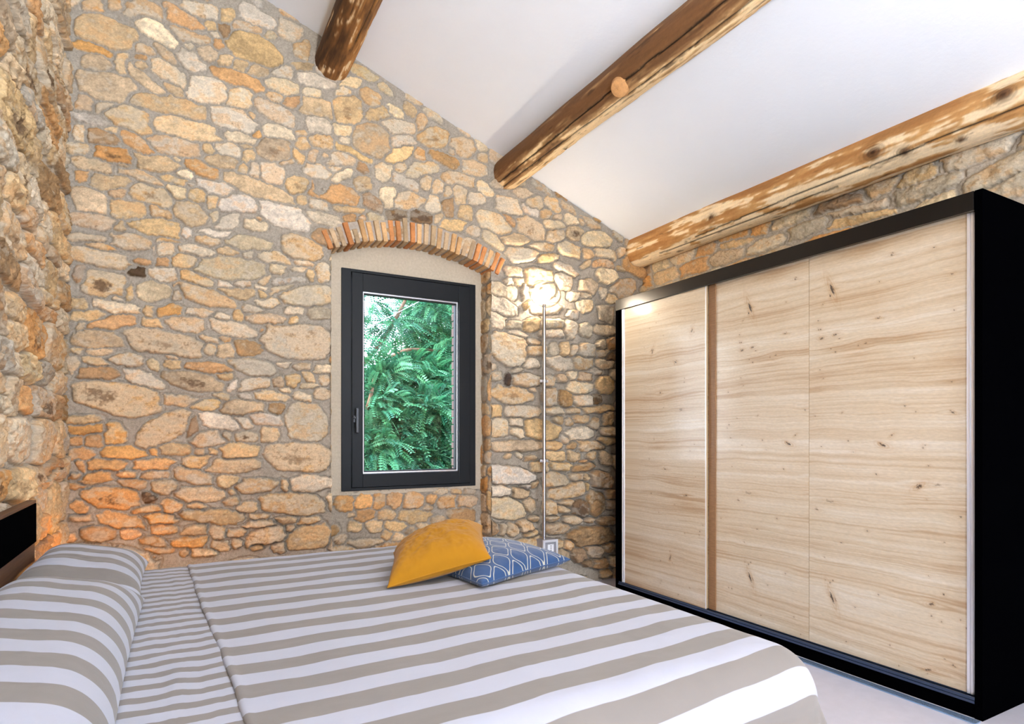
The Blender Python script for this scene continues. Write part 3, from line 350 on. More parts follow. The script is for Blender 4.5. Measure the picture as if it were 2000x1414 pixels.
# wall_left
P = Parts(); rl = np.random.default_rng(8)
S = courses(2.1, 4.1, .3, 4.4, rl, .08, .24, .16, .55)
A, Zl, H, C = stone_field(2.15, 4.07, .35, 4.36, .0052, S, 31, .026, mortar=(184, 172, 154), fill=900, edge=.006, rough=.009, mort_rough=.010, grow=.016, gap=.005)
P.add(np.stack([X_LEFT - .018 + H, A, Zl], -1), grid_faces(*A.shape, flip=True), C.reshape(-1, 3))
S = courses(-4, 2.2, 0, 4.4, rl, .1, .2, .15, .4)
A, Zl, H, C = stone_field(-4, 2.16, 0, 4.36, .02, S, 32, .03, fill=100)
op = (A > -2.8) & (A < -1.1) & (Zl > .5) & (Zl < 2.4)  # opening added for the side fill light
P.add(np.stack([X_LEFT - .018 + H, A, Zl], -1), grid_faces(*A.shape, flip=True, keep=~op), C.reshape(-1, 3))
for a, b in (((-.85, -1.1, -.1), (-.54, 4.3, 4.8)), ((-.85, -4.2, -.1), (-.54, -2.8, 4.8)), ((-.85, -2.8, -.1), (-.54, -1.1, .5)), ((-.85, -2.8, 2.4), (-.54, -1.1, 4.8))):
    P.box(a, b, M_PLAIN)
tag(P.build('wall_left', M_STONE), kind='structure')

# wall_right
P = Parts(); rr = np.random.default_rng(9)
S = courses(.6, 4.1, 2.0, 2.95, rr, .09, .2, .14, .42)
A, Zr, H, C = stone_field(.6, 4.07, 2.0, 2.98, .0065, S, 41, .024, mortar=(176, 166, 152), fill=120, edge=.014, rough=.006, mort_rough=.006)
P.add(np.stack([X_RIGHT - H, A, Zr], -1), grid_faces(*A.shape), C.reshape(-1, 3))
S = courses(-4, .6, 0, 2.9, rr, .1, .2, .15, .4)
A, Zr, H, C = stone_field(-4, 4.07, 0, 2.02, .03, S, 42, .02, fill=100)
P.add(np.stack([X_RIGHT - H, A, Zr], -1), grid_faces(*A.shape), C.reshape(-1, 3))
A, Zr, H, C = stone_field(-4, .62, 2.0, 2.98, .03, S, 43, .02, fill=100)
P.add(np.stack([X_RIGHT - H, A, Zr], -1), grid_faces(*A.shape), C.reshape(-1, 3))
P.box((X_RIGHT + .02, -4.2, -.1), (3.95, 4.3, 2.9), M_PLAIN)
tag(P.build('wall_right', M_STONE), kind='structure')

# wall_rear (behind the camera) with an opening added for fill light, ceiling, floor
M_PLASTER = mat('white_plaster', (238, 242, 248), 0.85, spec=0.2, noise=(2.2, .015), bump=(38, .22, .006))
def rear(bm):
    for a, b in (((-.85, -4.2, 0), (.7, -4, 4.7)), ((3.1, -4.2, 0), (3.95, -4, 4.7)), ((.7, -4.2, 2.65), (3.1, -4, 4.7)), ((.7, -4.2, 0), (3.1, -4, .25))):
        bm_box(bm, a, b)
bm_obj('wall_rear', rear, M_PLASTER, tagkw=dict(kind='structure'))
def ceil_slab(bm, x0, x1, y0, y1):
    vs = []
    for y in (y0, y1):
        for x, dz in ((x0, 0), (x1, 0), (x1, .25), (x0, .25)): vs.append(bm.verts.new((x, y, ceil_z(x) + dz)))
    for f in ((0, 1, 2, 3), (7, 6, 5, 4), (0, 4, 5, 1), (1, 5, 6, 2), (2, 6, 7, 3), (3, 7, 4, 0)): bm.faces.new([vs[i] for i in f])
def ceiling(bm):                                      # sloping, with an added fill-light opening, unseen behind the camera
    ceil_slab(bm, -.85, .65, -4.2, 4.33); ceil_slab(bm, 1.75, 3.95, -4.2, 4.33); ceil_slab(bm, .65, 1.75, -4.2, -1.55); ceil_slab(bm, .65, 1.75, -.45, 4.33)
bm_obj('ceiling', ceiling, M_PLASTER, tagkw=dict(kind='structure'))
M_FLOOR = mat('pale_marble', (186, 184, 194), 0.32, spec=0.4, noise=(16, .06, (1, 1, 1)), bump=(30, .05, .002))
box('floor', (-.85, -4.2, -.12), (3.95, 4.33, 0), M_FLOOR, tagkw=dict(kind='structure'))

# ------------------------------------------------------------------ window niche: concrete surround and brick arch
M_CONC = mat('float_concrete', (190, 178, 158), 0.9, spec=0.2, noise=(55, .13), bump=(90, .7, .005))
def conc(bm):
    y0, y1 = 4.20, 4.24
    bm_box(bm, (NX0 - .01, y0, .79), (WX0 + .004, y1, 2.40))
    bm_box(bm, (WX1 - .004, y0, .79), (NX1 + .01, y1, 2.40))
    bm_box(bm, (WX0, y0 + .001, .785), (WX1, y1, WZ0 + .004), .003)
    # segmental head
    n = 40; top = []; bot = []
    for i in range(n + 1):
        x = NX0 - .02 + (NX1 - NX0 + .04) * i / n
        zt = ARC_Z + math.sqrt(ARC_R ** 2 - (x - ARC_X) ** 2) + .02
        zb = WZ1 - .004
        top.append((x, zt)); bot.append((x, zb))
    F = [[bm.verts.new((x, yy, z)) for x, z in row] for yy in (y0 + .0008, y1) for row in (bot, top)]
    for i in range(n):
        bm.faces.new((F[0][i], F[0][i + 1], F[1][i + 1], F[1][i])); bm.faces.new((F[2][i], F[3][i], F[3][i + 1], F[2][i + 1]))
        bm.faces.new((F[0][i], F[2][i], F[2][i + 1], F[0][i + 1]))
bm_obj('trim_1', conc, M_CONC, tagkw=dict(kind='structure'))
M_BRICK = mat('old_brick', rough=0.9, spec=0.2, attr=True, noise=(60, .2), bump=(140, .6, .005))
def brick_arch():
    P = Parts(); rng = np.random.default_rng(77); n = 27
    a0 = math.asin((.835 - ARC_X) / 1.56); a1 = math.asin((2.150 - ARC_X) / 1.56); da = (a1 - a0) / n
    def seg(t0, t1, r0, r1, y0, y1, col, sub=(5, 14, 16), jit=.0, cv=.1):
        # rounded brick: superellipse-bent box surface
        nt, nr, ny = sub
        faces = []
        def pt(u, v, w):
            d = .88
            k = 1 - .055 * (abs(u) ** 6 + abs(v) ** 10 + abs(w) ** 12) * .5
            t = (t0 + t1) / 2 + (t1 - t0) / 2 * u * (1 - .12 * max(abs(v), abs(w)) ** 8); r = (r0 + r1) / 2 + (r1 - r0) / 2 * v * (1 - .05 * max(abs(u), abs(w)) ** 6)
            y = (y0 + y1) / 2 + (y1 - y0) / 2 * w * (1 - .05 * max(abs(u), abs(v)) ** 6)
            return t, r, y
        dims = ((0, nt), (1, nr), (2, ny))
        for ax in range(3):
            for s in (-1, 1):
                o = [i for i in range(3) if i != ax]; na, nb = dims[o[0]][1], dims[o[1]][1]
                G = np.zeros((na + 1, nb + 1, 3)); CC = np.zeros((na + 1, nb + 1, 3))
                for i in range(na + 1):
                    for j in range(nb + 1):
                        q = [0, 0, 0]; q[ax] = s; q[o[0]] = -1 + 2 * i / na; q[o[1]] = -1 + 2 * j / nb
                        t, r, y = pt(*q)
                        h = math.sin(q[0] * 9 + t0 * 91 + q[2] * 5) * math.cos(q[1] * 7 + t0 * 57) * .0012 * jit
                        G[i, j] = (ARC_X + (r + h) * math.sin(t), y + h, ARC_Z + (r + h) * math.cos(t))
                        CC[i, j] = col * (1 + cv * math.sin(q[1] * 3 + t0 * 40 + q[2] * 2) * math.cos(q[2] * 4 + t0 * 71))
                P.add(G, grid_faces(na + 1, nb + 1, flip=(s < 0) ^ (ax == 1)), CC)
    cols = [(190, 130, 82), (178, 152, 118), (198, 156, 108), (186, 124, 76), (184, 158, 126), (204, 164, 118)]
    for i in range(n):
        c = np.array(cols[rng.integers(0, 6)], float) * rng.uniform(.92, 1.08)
        g = .0075; j = rng.normal(0, .003)
        r1 = ARC_R2 + rng.normal(0, .008) - (.045 if i == 4 else 0)
        seg(a0 + da * i + g / 1.5 + j * .4, a0 + da * (i + 1) - g / 1.5 + j * .4, ARC_R + rng.normal(0, .003), r1, D_BACK - .030 + rng.normal(0, .004), Y_NICHE - .012, nlin(c), jit=1)
    mc = nlin((172, 160, 146))
    seg(a0 - .004, a1 + .004, ARC_R + .010, ARC_R2 + .006, D_BACK - .014, Y_NICHE + .01, mc, (60, 3, 3), 0, .03)
    return P.build('trim_2', M_BRICK)
tag(brick_arch(), kind='structure')
# ------------------------------------------------------------------ timber ceiling beams (round logs)
M_LOG = mat('weathered_log', rough=0.72, spec=0.3, attr=True, noise=(70, .12, (1, .12, 1)), bump=(110, .45, .004, (1, .12, 1)))
def log(name, x, z, r, y0, y1, pal, seed, label, knots=(), cracks=()):
    rng = np.random.default_rng(seed)
    ny = int((y1 - y0) / .008); na = 112
    ys = np.linspace(y0, y1, ny); an = np.linspace(0, 2 * math.pi, na, endpoint=False)
    A, Yg = np.meshgrid(an, ys)
    def per(cy, ca, o=4, g=.55):                     # noise blended so that it closes round the log
        n = fbm(ny, na + 40, cy, ca, rng, o, g); w = np.linspace(0, 1, 40)[None]
        m = n[:, :na].copy(); m[:, :40] = n[:, :40] * w + n[:, na:na + 40] * (1 - w); return m
    big = per(90, 30, 2); str1 = per(60, 5, 5, .6); str2 = per(25, 2.5, 4, .6); blot = per(28, 8, 4, .6); fl = per(12, 4, 3, .6)
    R = r * (1 + .05 * big + .012 * str1 + .006 * str2)
    dark, mid, light = [np.array(c, float) for c in pal['cols']]
    top = np.cos(A - pal['dark_ang'])                # 1 on the side darkened by stained bark and painted-in shade
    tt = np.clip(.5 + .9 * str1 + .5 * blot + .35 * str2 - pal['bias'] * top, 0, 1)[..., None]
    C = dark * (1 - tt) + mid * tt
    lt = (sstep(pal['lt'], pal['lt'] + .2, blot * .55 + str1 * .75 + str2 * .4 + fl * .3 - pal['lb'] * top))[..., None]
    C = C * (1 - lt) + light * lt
    R = R - .0035 * lt[..., 0] * pal.get('peel', 1)
    C = C * (1 + .10 * str2 + .06 * (rng.random(A.shape) - .5))[..., None]
    dk = sstep(.32, .6, per(22, 4, 4, .6) * .9 + .3 * str2)[..., None] * pal['dk']
    C = C * (1 - dk) + np.array([52, 34, 20.]) * dk
    for (ky, ka, kr) in knots:
        da = (np.angle(np.exp(1j * (A - ka)))) * r; d = np.sqrt(((Yg - ky) / 1.5) ** 2 + da ** 2) / kr
        R = R + .012 * np.exp(-d ** 2 * 1.2); m = np.exp(-d ** 2 * 1.6)[..., None] * .85
        C = C * (1 - m) + np.array([70, 42, 22.]) * m
        rg = (.5 + .5 * np.sin(d * 13))[..., None] * np.exp(-d ** 2 * .5)[..., None] * .3; C = C * (1 - rg)
    for (c0, ca, c1, slope) in cracks:
        wob = np.cumsum(rng.normal(0, .004, ny)); line = ca + (ys - c0) * slope + wob - wob.mean()
        da = np.abs(np.angle(np.exp(1j * (A - line[:, None])))) * r
        on = ((Yg > c0) & (Yg < c1)); m = (on * sstep(.0055, .0015, da))
        R = R - .010 * m; C = C * (1 - .9 * m[..., None])
    V = np.stack([x + R * np.cos(A), Yg, z + R * np.sin(A)], -1)
    o = link(name, raw_mesh(name, V.reshape(-1, 3) - np.array([x, 0, z]), grid_faces(ny, na, wrap=True), nlin(np.clip(C, 5, 250)).reshape(-1, 3)), M_LOG)
    o.location = (x, 0, z)
    return tag(o, label, 'beam', 'round log beams under the ceiling')
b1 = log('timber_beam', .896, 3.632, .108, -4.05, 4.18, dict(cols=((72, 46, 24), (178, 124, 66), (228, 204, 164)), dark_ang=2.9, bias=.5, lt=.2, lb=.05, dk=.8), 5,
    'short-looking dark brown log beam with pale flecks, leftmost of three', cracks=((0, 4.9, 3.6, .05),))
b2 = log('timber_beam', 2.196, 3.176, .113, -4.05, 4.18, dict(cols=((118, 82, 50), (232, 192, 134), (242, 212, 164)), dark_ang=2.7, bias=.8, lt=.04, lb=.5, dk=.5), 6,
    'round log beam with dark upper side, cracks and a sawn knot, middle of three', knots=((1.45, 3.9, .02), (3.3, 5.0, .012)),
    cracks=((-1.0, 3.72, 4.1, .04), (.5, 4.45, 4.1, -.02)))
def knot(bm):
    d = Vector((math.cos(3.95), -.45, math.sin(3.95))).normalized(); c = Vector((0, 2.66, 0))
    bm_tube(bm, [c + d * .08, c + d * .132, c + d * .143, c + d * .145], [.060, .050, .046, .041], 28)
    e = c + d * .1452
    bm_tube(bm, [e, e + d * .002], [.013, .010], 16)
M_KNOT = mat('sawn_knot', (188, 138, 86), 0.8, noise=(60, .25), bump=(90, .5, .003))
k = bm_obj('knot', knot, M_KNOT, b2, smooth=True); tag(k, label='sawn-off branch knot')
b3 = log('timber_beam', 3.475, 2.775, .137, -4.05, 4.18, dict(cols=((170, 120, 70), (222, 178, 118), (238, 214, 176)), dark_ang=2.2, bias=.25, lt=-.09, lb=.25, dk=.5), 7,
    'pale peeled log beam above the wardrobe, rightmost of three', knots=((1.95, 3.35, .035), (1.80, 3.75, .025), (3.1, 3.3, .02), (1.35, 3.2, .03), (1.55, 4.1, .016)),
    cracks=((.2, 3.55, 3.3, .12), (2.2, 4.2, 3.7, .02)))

# ------------------------------------------------------------------ window_1
M_ANTH = mat('anthracite_paint', (15, 19, 23), 0.45, spec=0.22, bump=(400, .05, .001))
M_SILVER = mat('aluminium', (205, 205, 210), 0.28, metal=0.9)
M_GASKET = mat('black_gasket', (14, 14, 16), 0.6)
M_CHROME = mat('steel', (190, 190, 195), 0.22, metal=1.0)
def glass_mat(name, tint=(1, 1, 1), refl=1.0):
    m = bpy.data.materials.new(name); m.use_nodes = True; n = m.node_tree.nodes; l = m.node_tree.links; n.clear()
    o = n.new('ShaderNodeOutputMaterial'); t = n.new('ShaderNodeBsdfTransparent'); g = n.new('ShaderNodeBsdfGlossy')
    t.inputs[0].default_value = (*tint, 1); g.inputs['Roughness'].default_value = 0.02
    f = n.new('ShaderNodeFresnel'); f.inputs[0].default_value = 1.45; mu = n.new('ShaderNodeMath'); mu.operation = 'MULTIPLY'; mu.inputs[1].default_value = refl
    x = n.new('ShaderNodeMixShader')
    l.new(f.outputs[0], mu.inputs[0]); l.new(mu.outputs[0], x.inputs[0]); l.new(t.outputs[0], x.inputs[1]); l.new(g.outputs[0], x.inputs[2]); l.new(x.outputs[0], o.inputs[0])
    return m
M_GLASS = glass_mat('window_glass', (.97, .985, .98), .35)
def ring(bm, x0, x1, z0, z1, w, y0, y1, bev=0.003):
    bm_box(bm, (x0, y0, z0), (x0 + w[0], y1, z1), bev); bm_box(bm, (x1 - w[1], y0, z0), (x1, y1, z1), bev)
    bm_box(bm, (x0 + w[0] - .001, y0 + .0004, z1 - w[2]), (x1 - w[1] + .001, y1, z1), bev); bm_box(bm, (x0 + w[0] - .001, y0 + .0004, z0), (x1 - w[1] + .001, y1, z0 + w[3]), bev)
GX0, GX1, GZ0, GZ1 = 1.137, 1.862, .930, 2.203
win = empty('window_1', (1.5, 4.2, WZ0), None, None); tag(win, kind='structure')
def wl_(o):
    o.location = (-1.5, -4.2, -WZ0); return o
wl_(bm_obj('window_frame', lambda bm: ring(bm, WX0, WX1, WZ0, WZ1, (.066, .05, .02, .02), 4.186, 4.27), M_ANTH, win))
sash = wl_(bm_obj('sash', lambda bm: ring(bm, 1.060, 1.955, WZ0 + .022, WZ1 - .022, (GX0 - 1.060, 1.955 - GX1, WZ1 - .022 - GZ1, GZ0 - WZ0 - .022), 4.184, 4.262, .004), M_ANTH, win))
tag(bm_obj('glazing_bead', lambda bm: ring(bm, GX0, GX1, GZ0, GZ1, (.010, .010, .012, .012), 4.205, 4.235, .002), M_SILVER, sash), label='thin silver bead around the glass')
tag(bm_obj('gasket', lambda bm: ring(bm, GX0 + .009, GX1 - .009, GZ0 + .011, GZ1 - .011, (.008, .008, .008, .008), 4.212, 4.25, .001), M_GASKET, sash), label='black rubber gasket')
tag(box('glass_pane', (GX0 + .010, 4.236, GZ0 + .010), (GX1 - .010, 4.240, GZ1 - .010), M_GLASS, sash), label='clear glass pane')
def handle(bm):
    bm_box(bm, (1.066, 4.168, 1.285), (1.084, 4.186, 1.335), .004)
    bm_tube(bm, [(1.075, 4.172, 1.32), (1.075, 4.150, 1.32)], .006, 12)
    bm_box(bm, (1.078, 4.142, 1.215), (1.098, 4.156, 1.388), .005)
M_HANDLE = mat('dark_handle', (46, 50, 56), 0.3, spec=0.6, metal=.3)
tag(bm_obj('handle', handle, M_HANDLE, sash), label='slim dark lever handle')
# outer reveal of weathered brick
M_OUTB = mat('outer_brick', (120, 92, 84), 0.9, noise=(30, .2), bump=(60, .5, .004))
def reveal(bm):
    z = .78; i = 0
    while z < 2.4:
        h = .062 + .012 * math.sin(i * 2.1); bm_box(bm, (1.872 - .004 * (i % 2), 4.272, z), (2.03, 4.345, z + h - .008), .003); z += h; i += 1
    bm_box(bm, (.94, 4.272, .74), (2.03, 4.37, .80), .003); bm_box(bm, (.94, 4.272, 2.37), (2.03, 4.34, 2.44), .003); bm_box(bm, (.94, 4.272, .78), (1.0, 4.34, 2.4), .003)
tag(bm_obj('trim_3', reveal, M_OUTB), kind='structure')
# fill_window_2 and fill_window_3 added for fill light, unseen behind the camera
for nm, fn in (('fill_window_2', lambda bm: [ring(bm, .7, 1.92, .25, 2.65, (.06,) * 4, -4.12, -4.06), ring(bm, 1.88, 3.1, .25, 2.65, (.06,) * 4, -4.12, -4.06)]),):
    tag(bm_obj(nm, fn, M_ANTH), kind='structure')
def w3(bm):
    for a, b in (((-.72, -2.8, .5), (-.66, -2.74, 2.4)), ((-.72, -1.16, .5), (-.66, -1.1, 2.4)), ((-.72, -2.8, .5), (-.66, -1.1, .56)), ((-.72, -2.8, 2.34), (-.66, -1.1, 2.4))): bm_box(bm, a, b, .003)
tag(bm_obj('fill_window_3', w3, M_ANTH), kind='structure')
def w4(bm):  # frame of the added roof opening, unseen, for fill light
    for x0_, x1_, y0_, y1_ in ((.65, .70, -1.55, -.45), (1.70, 1.75, -1.55, -.45), (.65, 1.75, -1.55, -1.50), (.65, 1.75, -.50, -.45)):
        z_ = ceil_z((x0_ + x1_) / 2); bm_box(bm, (x0_, y0_, z_ - (.01 if x1_ - x0_ < .1 else -.12)), (x1_, y1_, z_ + .24), .002)
tag(bm_obj('fill_window_4', w4, M_ANTH), kind='structure')

# ------------------------------------------------------------------ outside: ground, trees, cable
M_GRASS = mat('grass_ground', (86, 104, 58), 0.95, noise=(2, .3), bump=(20, .6, .03))
tag(box('ground', (-25, 4.6, -3.4), (40, 60, -3.0), M_GRASS), kind='structure')
M_BARK = mat('tree_bark', (128, 98, 78), 0.9, noise=(14, .3, (1, 1, .2)), bump=(30, .6, .01))
def leaf_mat():
    m = bpy.data.materials.new('leaf'); m.use_nodes = True; n = m.node_tree.nodes; l = m.node_tree.links; b = n['Principled BSDF']
    a = n.new('ShaderNodeAttribute'); a.attribute_name = 'Col'; o = n['Material Output']
    b.inputs['Roughness'].default_value = .5; b.inputs['Specular IOR Level'].default_value = .35
    l.new(a.outputs[0], b.inputs['Base Color'])
    t = n.new('ShaderNodeBsdfTranslucent'); l.new(a.outputs[0], t.inputs[0])
    x = n.new('ShaderNodeMixShader'); x.inputs[0].default_value = .35
    l.new(b.outputs[0], x.inputs[1]); l.new(t.outputs[0], x.inputs[2]); l.new(x.outputs[0], o.inputs[0]); return m
M_LEAF = leaf_mat()
def fronds(starts, dirs, lens, cols, rng, pairs=11, lw=.013, ll=.040):
    """pinnate leaves: starts, dirs (n,3); returns verts, faces, colours"""
    n = len(starts); t = np.linspace(.12, 1, pairs)
    d = dirs / np.linalg.norm(dirs, axis=1, keepdims=True)
    up = np.array([0, 0, 1.])
    side = np.cross(d, up); side /= np.linalg.norm(side, axis=1, keepdims=True) + 1e-6
    roll = rng.normal(0, .5, (n, 1)); nrm = np.cross(side, d); side2 = side * np.cos(roll) + nrm * np.sin(roll)
    V = []; 
    P0 = starts[:, None] + d[:, None] * (lens[:, None] * t)[..., None] - up * (.35 * lens[:, None] * t ** 2)[..., None]
    dd = d[:, None] - up * (.7 * t)[None, :, None]; dd /= np.linalg.norm(dd, axis=2, keepdims=True)
    allv = []; 
    for s in (-1, 1):
        L = ll * (1.1 - .5 * np.abs(t - .45))[None, :, None] * rng.uniform(.8, 1.2, (n, 1, 1)) * (lens[:, None, None] / .3)
        w = L * (lw / ll)
        ax = side2[:, None] * s * .92 + dd * .35 - up * .15; ax = ax / np.linalg.norm(ax, axis=2, keepdims=True)
        ac = dd
        a = P0; b = P0 + ax * L * .45 + ac * w; c = P0 + ax * L; e = P0 + ax * L * .45 - ac * w
        allv.append(np.stack([a, b, c, e], 2))
    V = np.stack(allv, 1).reshape(-1, 3); F = np.arange(len(V)).reshape(-1, 4)
    C = np.repeat(cols, 2 * pairs * 4, 0) * np.repeat(rng.uniform(.85, 1.15, (n * 2 * pairs, 1)), 4, 0)
    # rachis as thin quads
    w = .0022
    a = starts - side * w; b = starts + side * w; c = P0[:, pairs // 2] + side * w; e = P0[:, pairs // 2] - side * w; g = P0[:, -1]
    V2 = np.stack([a, b, c, e, e, c, g, g + side * .001], 1).reshape(-1, 3)
    k = np.arange(n)[:, None] * 8 + len(V)
    F2 = np.concatenate([k + np.array([[0, 1, 2, 3]]), k + np.array([[4, 5, 6, 7]])])
    return np.concatenate([V, V2]), np.concatenate([F, F2]), np.concatenate([C, np.repeat(cols * 1.2, 8, 0)])
def tree(loc, label, clusters, nfr, seed, trunk_pts, branches, greens, flen=(.22, .36)):
    t = empty('tree', loc, label, 'tree'); L = np.array(loc); rng = np.random.default_rng(seed)
    cl = np.array(clusters, float)                    # x y z rx ry rz weight (world)
    w = cl[:, 6] / cl[:, 6].sum(); idx = rng.choice(len(cl), nfr, p=w)
    u = rng.normal(0, 1, (nfr, 3)); u /= np.linalg.norm(u, axis=1, keepdims=True)
    u[:, 1] = np.where(rng.random(nfr) < .6, -np.abs(u[:, 1]), u[:, 1]); rad = rng.uniform(.35, 1, (nfr, 1)) ** .6
    st = cl[idx, :3] + u * rad * cl[idx, 3:6]
    dr = u * np.array([1, 1, .5]) + rng.normal(0, .45, (nfr, 3)) + np.array([0, 0, -.15])
    g = np.array(greens, float); cc = g[rng.integers(0, len(g), nfr)] * rng.uniform(.8, 1.2, (nfr, 1)) 
    V, F, C = fronds(st, dr, rng.uniform(*flen, nfr), nlin(np.clip(cc, 0, 250)), rng)
    link('foliage', raw_mesh('foliage', V - L, F, C, None, False), M_LEAF, t)
    def tb(bm): bm_tube(bm, [Vector(p) - Vector(loc) for p, _ in trunk_pts], [r for _, r in trunk_pts], 14)
    bm_obj('trunk', tb, M_BARK, t, smooth=True)
    for b in branches:
        bm_obj('branch', lambda bm, b=b: bm_tube(bm, [Vector(p) - Vector(loc) for p, _ in b], [r for _, r in b], 8), M_BARK, t, smooth=True)
    return t
def smooth_pts(pts, n=6):
    out_ = []
    P = [pts[0]] + list(pts) + [pts[-1]]
    for i in range(1, len(P) - 2):
        for k in range(n):
            t = k / n; a, b, c, d = P[i - 1], P[i], P[i + 1], P[i + 2]
            q = [.5 * (2 * b[0][j] + (c[0][j] - a[0][j]) * t + (2 * a[0][j] - 5 * b[0][j] + 4 * c[0][j] - d[0][j]) * t * t + (3 * b[0][j] - a[0][j] - 3 * c[0][j] + d[0][j]) * t ** 3) for j in range(3)]
            out_.append((tuple(q), b[1] + (c[1] - b[1]) * t))
    return out_ + [pts[-1]]
def WP(px, py, Y):                                    # a place outside, seen through the pane at photo position px, py
    u = (px - 1000) / 1187; v = (850 - py) / 1187; s, c = math.sin(THETA), math.cos(THETA)
    t = Y / (c - u * s); return ((s + u * c) * t, Y, CAM_H + v * t)
GREENS = [(64, 128, 90), (84, 152, 104), (50, 108, 76), (104, 170, 122), (58, 122, 92)]
cl1 = []
for px, py, Y, r, w in ((712, 600, 6.9, .2, .25), (775, 640, 6.8, .22, .5), (850, 620, 7.0, .42, 1.5), (880, 690, 6.8, .4, 1.2), (740, 745, 6.3, .26, 1.1), (800, 740, 6.5, .36, 1.4),
                        (860, 770, 6.3, .34, 1.4), (725, 800, 6.0, .32, 1.2), (780, 850, 5.9, .30, 1.4), (830, 810, 5.9, .28, 1.5), (870, 850, 5.9, .30, 1.3), (735, 890, 5.7, .34, 1.5),
                        (800, 910, 5.7, .32, 1.5), (870, 910, 5.8, .32, 1.2), (640, 700, 6.4, .5, .6), (960, 720, 6.6, .5, .8), (960, 880, 6.2, .5, .8),
                        (650, 900, 6.0, .5, .6), (800, 1000, 5.9, .5, .8), (900, 540, 7.0, .5, 1.2), (820, 520, 7.1, .35, .8)):
    p = WP(px, py, Y); cl1.append((*p, r, r, r * .7, w))
br1 = [smooth_pts([(WP(700, 720, 6.9), .03), (WP(742, 672, 6.8), .026), (WP(785, 600, 6.8), .02), (WP(800, 560, 6.8), .014)]),
       smooth_pts([(WP(742, 712, 6.4), .012), (WP(790, 685, 6.4), .02), (WP(840, 684, 6.5), .016), (WP(880, 688, 6.6), .01)]),
       smooth_pts([(WP(716, 800, 5.7), .022), (WP(724, 775, 5.7), .02), (WP(730, 740, 5.9), .014)]),
       smooth_pts([(WP(820, 780, 5.8), .012), (WP(850, 830, 5.7), .016), (WP(872, 860, 5.7), .010)])]
tree((3.9, 7.4, -3.0), 'feathery green locust tree close outside the window', cl1, 5200, 4,
     [((3.9, 7.4, -3.0), .16), ((3.9, 7.4, -1), .13), ((3.85, 7.3, .6), .10), ((3.8, 7.2, 1.8), .07), ((3.7, 7.1, 2.9), .04)], br1, GREENS)
cl2 = []
for px, py, Y, r, w in ((860, 640, 10.5, .8, 1), (900, 740, 10.5, .8, 1), (800, 800, 10.5, .8, 1.2), (720, 850, 10.5, .8, 1.2), (880, 850, 10.5, .8, 1.2), (840, 740, 10.5, .7, 1), (730, 930, 10, .8, 1),
                        (960, 650, 11, 1, 1), (1000, 820, 11, 1, 1), (640, 850, 10.5, 1, 1), (870, 560, 11, .7, .9), (800, 950, 10, .8, 1), (930, 550, 11, .8, 1)):
    p = WP(px, py, Y); cl2.append((*p, r, r, r * .8, w))
tree((4.6, 11.2, -3.0), 'darker leafy tree farther behind the feathery locust tree', cl2, 6500, 14,
     [((4.6, 11.2, -3.0), .2), ((4.5, 11.2, 0), .15), ((4.4, 11.1, 2.6), .08), ((4.4, 11.1, 4), .03)], [], [(40, 86, 58), (56, 106, 66), (34, 74, 50)], (.35, .55))
a = WP(690, 655, 6.0); b = WP(840, 578, 5.6)
M_CABLE = mat('pale_cable', (190, 200, 215), .5)
A_, B_ = Vector(a), Vector(b); D_ = B_ - A_
tag(bm_obj('overhead_cable', lambda bm: bm_tube(bm, [A_ - D_ * 4, A_, B_, B_ + D_ * 4], .0035, 8), M_CABLE), 'thin pale cable crossing in front of the trees outside the window', 'cable')

# ------------------------------------------------------------------ wardrobe
M_BLACK = mat('black_laminate', (2, 2, 3), 0.7, spec=0.0, bump=(500, .04, .001))
M_GLOSS = mat('glossy_black', (6, 6, 8), 0.28, spec=0.5)
M_OAK = mat('knotty_oak', rough=0.48, spec=0.8, attr=True, noise=(16, .07, (1, .5, 26)), bump=(24, .12, .001, (1, .5, 30)), coat=.5)
M_SHADOWGAP = mat('dark_track', (20, 24, 32), 0.25, metal=.6)
WFX, WY0, WY1, WH, WBX = 2.957, 1.272, 3.700, 2.235, 3.515
wd = empty('wardrobe', (3.25, 2.486, 0), 'tall black wardrobe with knotty light oak sliding doors beside the bed', 'wardrobe')
wo = Vector((-3.25, -2.486, 0))
def wp(name, a, b, m, parent=wd, bev=.0015, label=None):
    o = box(name, a, b, m, parent, bev)
    if parent is wd: o.location = wo
    if label: tag(o, label=label)
    return o
wp('side_panel', (WFX, WY0, 0), (WBX, WY0 + .030, WH), M_BLACK)
wp('side_panel', (WFX, WY1 - .030, 0), (WBX, WY1, WH), M_BLACK)
wp('top_panel', (WFX + .02, WY0 + .030, WH - .03), (WBX, WY1 - .03, WH), M_BLACK)
wp('back_panel', (WBX - .012, WY0 + .03, .08), (WBX, WY1 - .03, WH - .03), M_BLACK)
wp('fascia', (WFX - .004, WY0 + .0315, WH - .082), (WFX + .016, WY1 - .004, WH - .001), M_GLOSS, label='glossy black fascia above the doors')
wp('plinth', (WFX + .006, WY0 + .03, 0), (WFX + .03, WY1 - .03, .062), M_BLACK)
def track(bm):
    bm_box(bm, (WFX + .000, WY0 + .03, .062), (WFX + .10, WY1 - .03, .074), .001)
    for x in (.004, .034, .064): bm_box(bm, (WFX + x, WY0 + .03, .074), (WFX + x + .005, WY1 - .03, .088), .001)
M_TRACK = mat('dark_anodised', (70, 84, 108), 0.25, metal=.8)
o = bm_obj('bottom_track', track, M_TRACK, wd); o.location = wo; tag(o, label='dark metal sliding track')
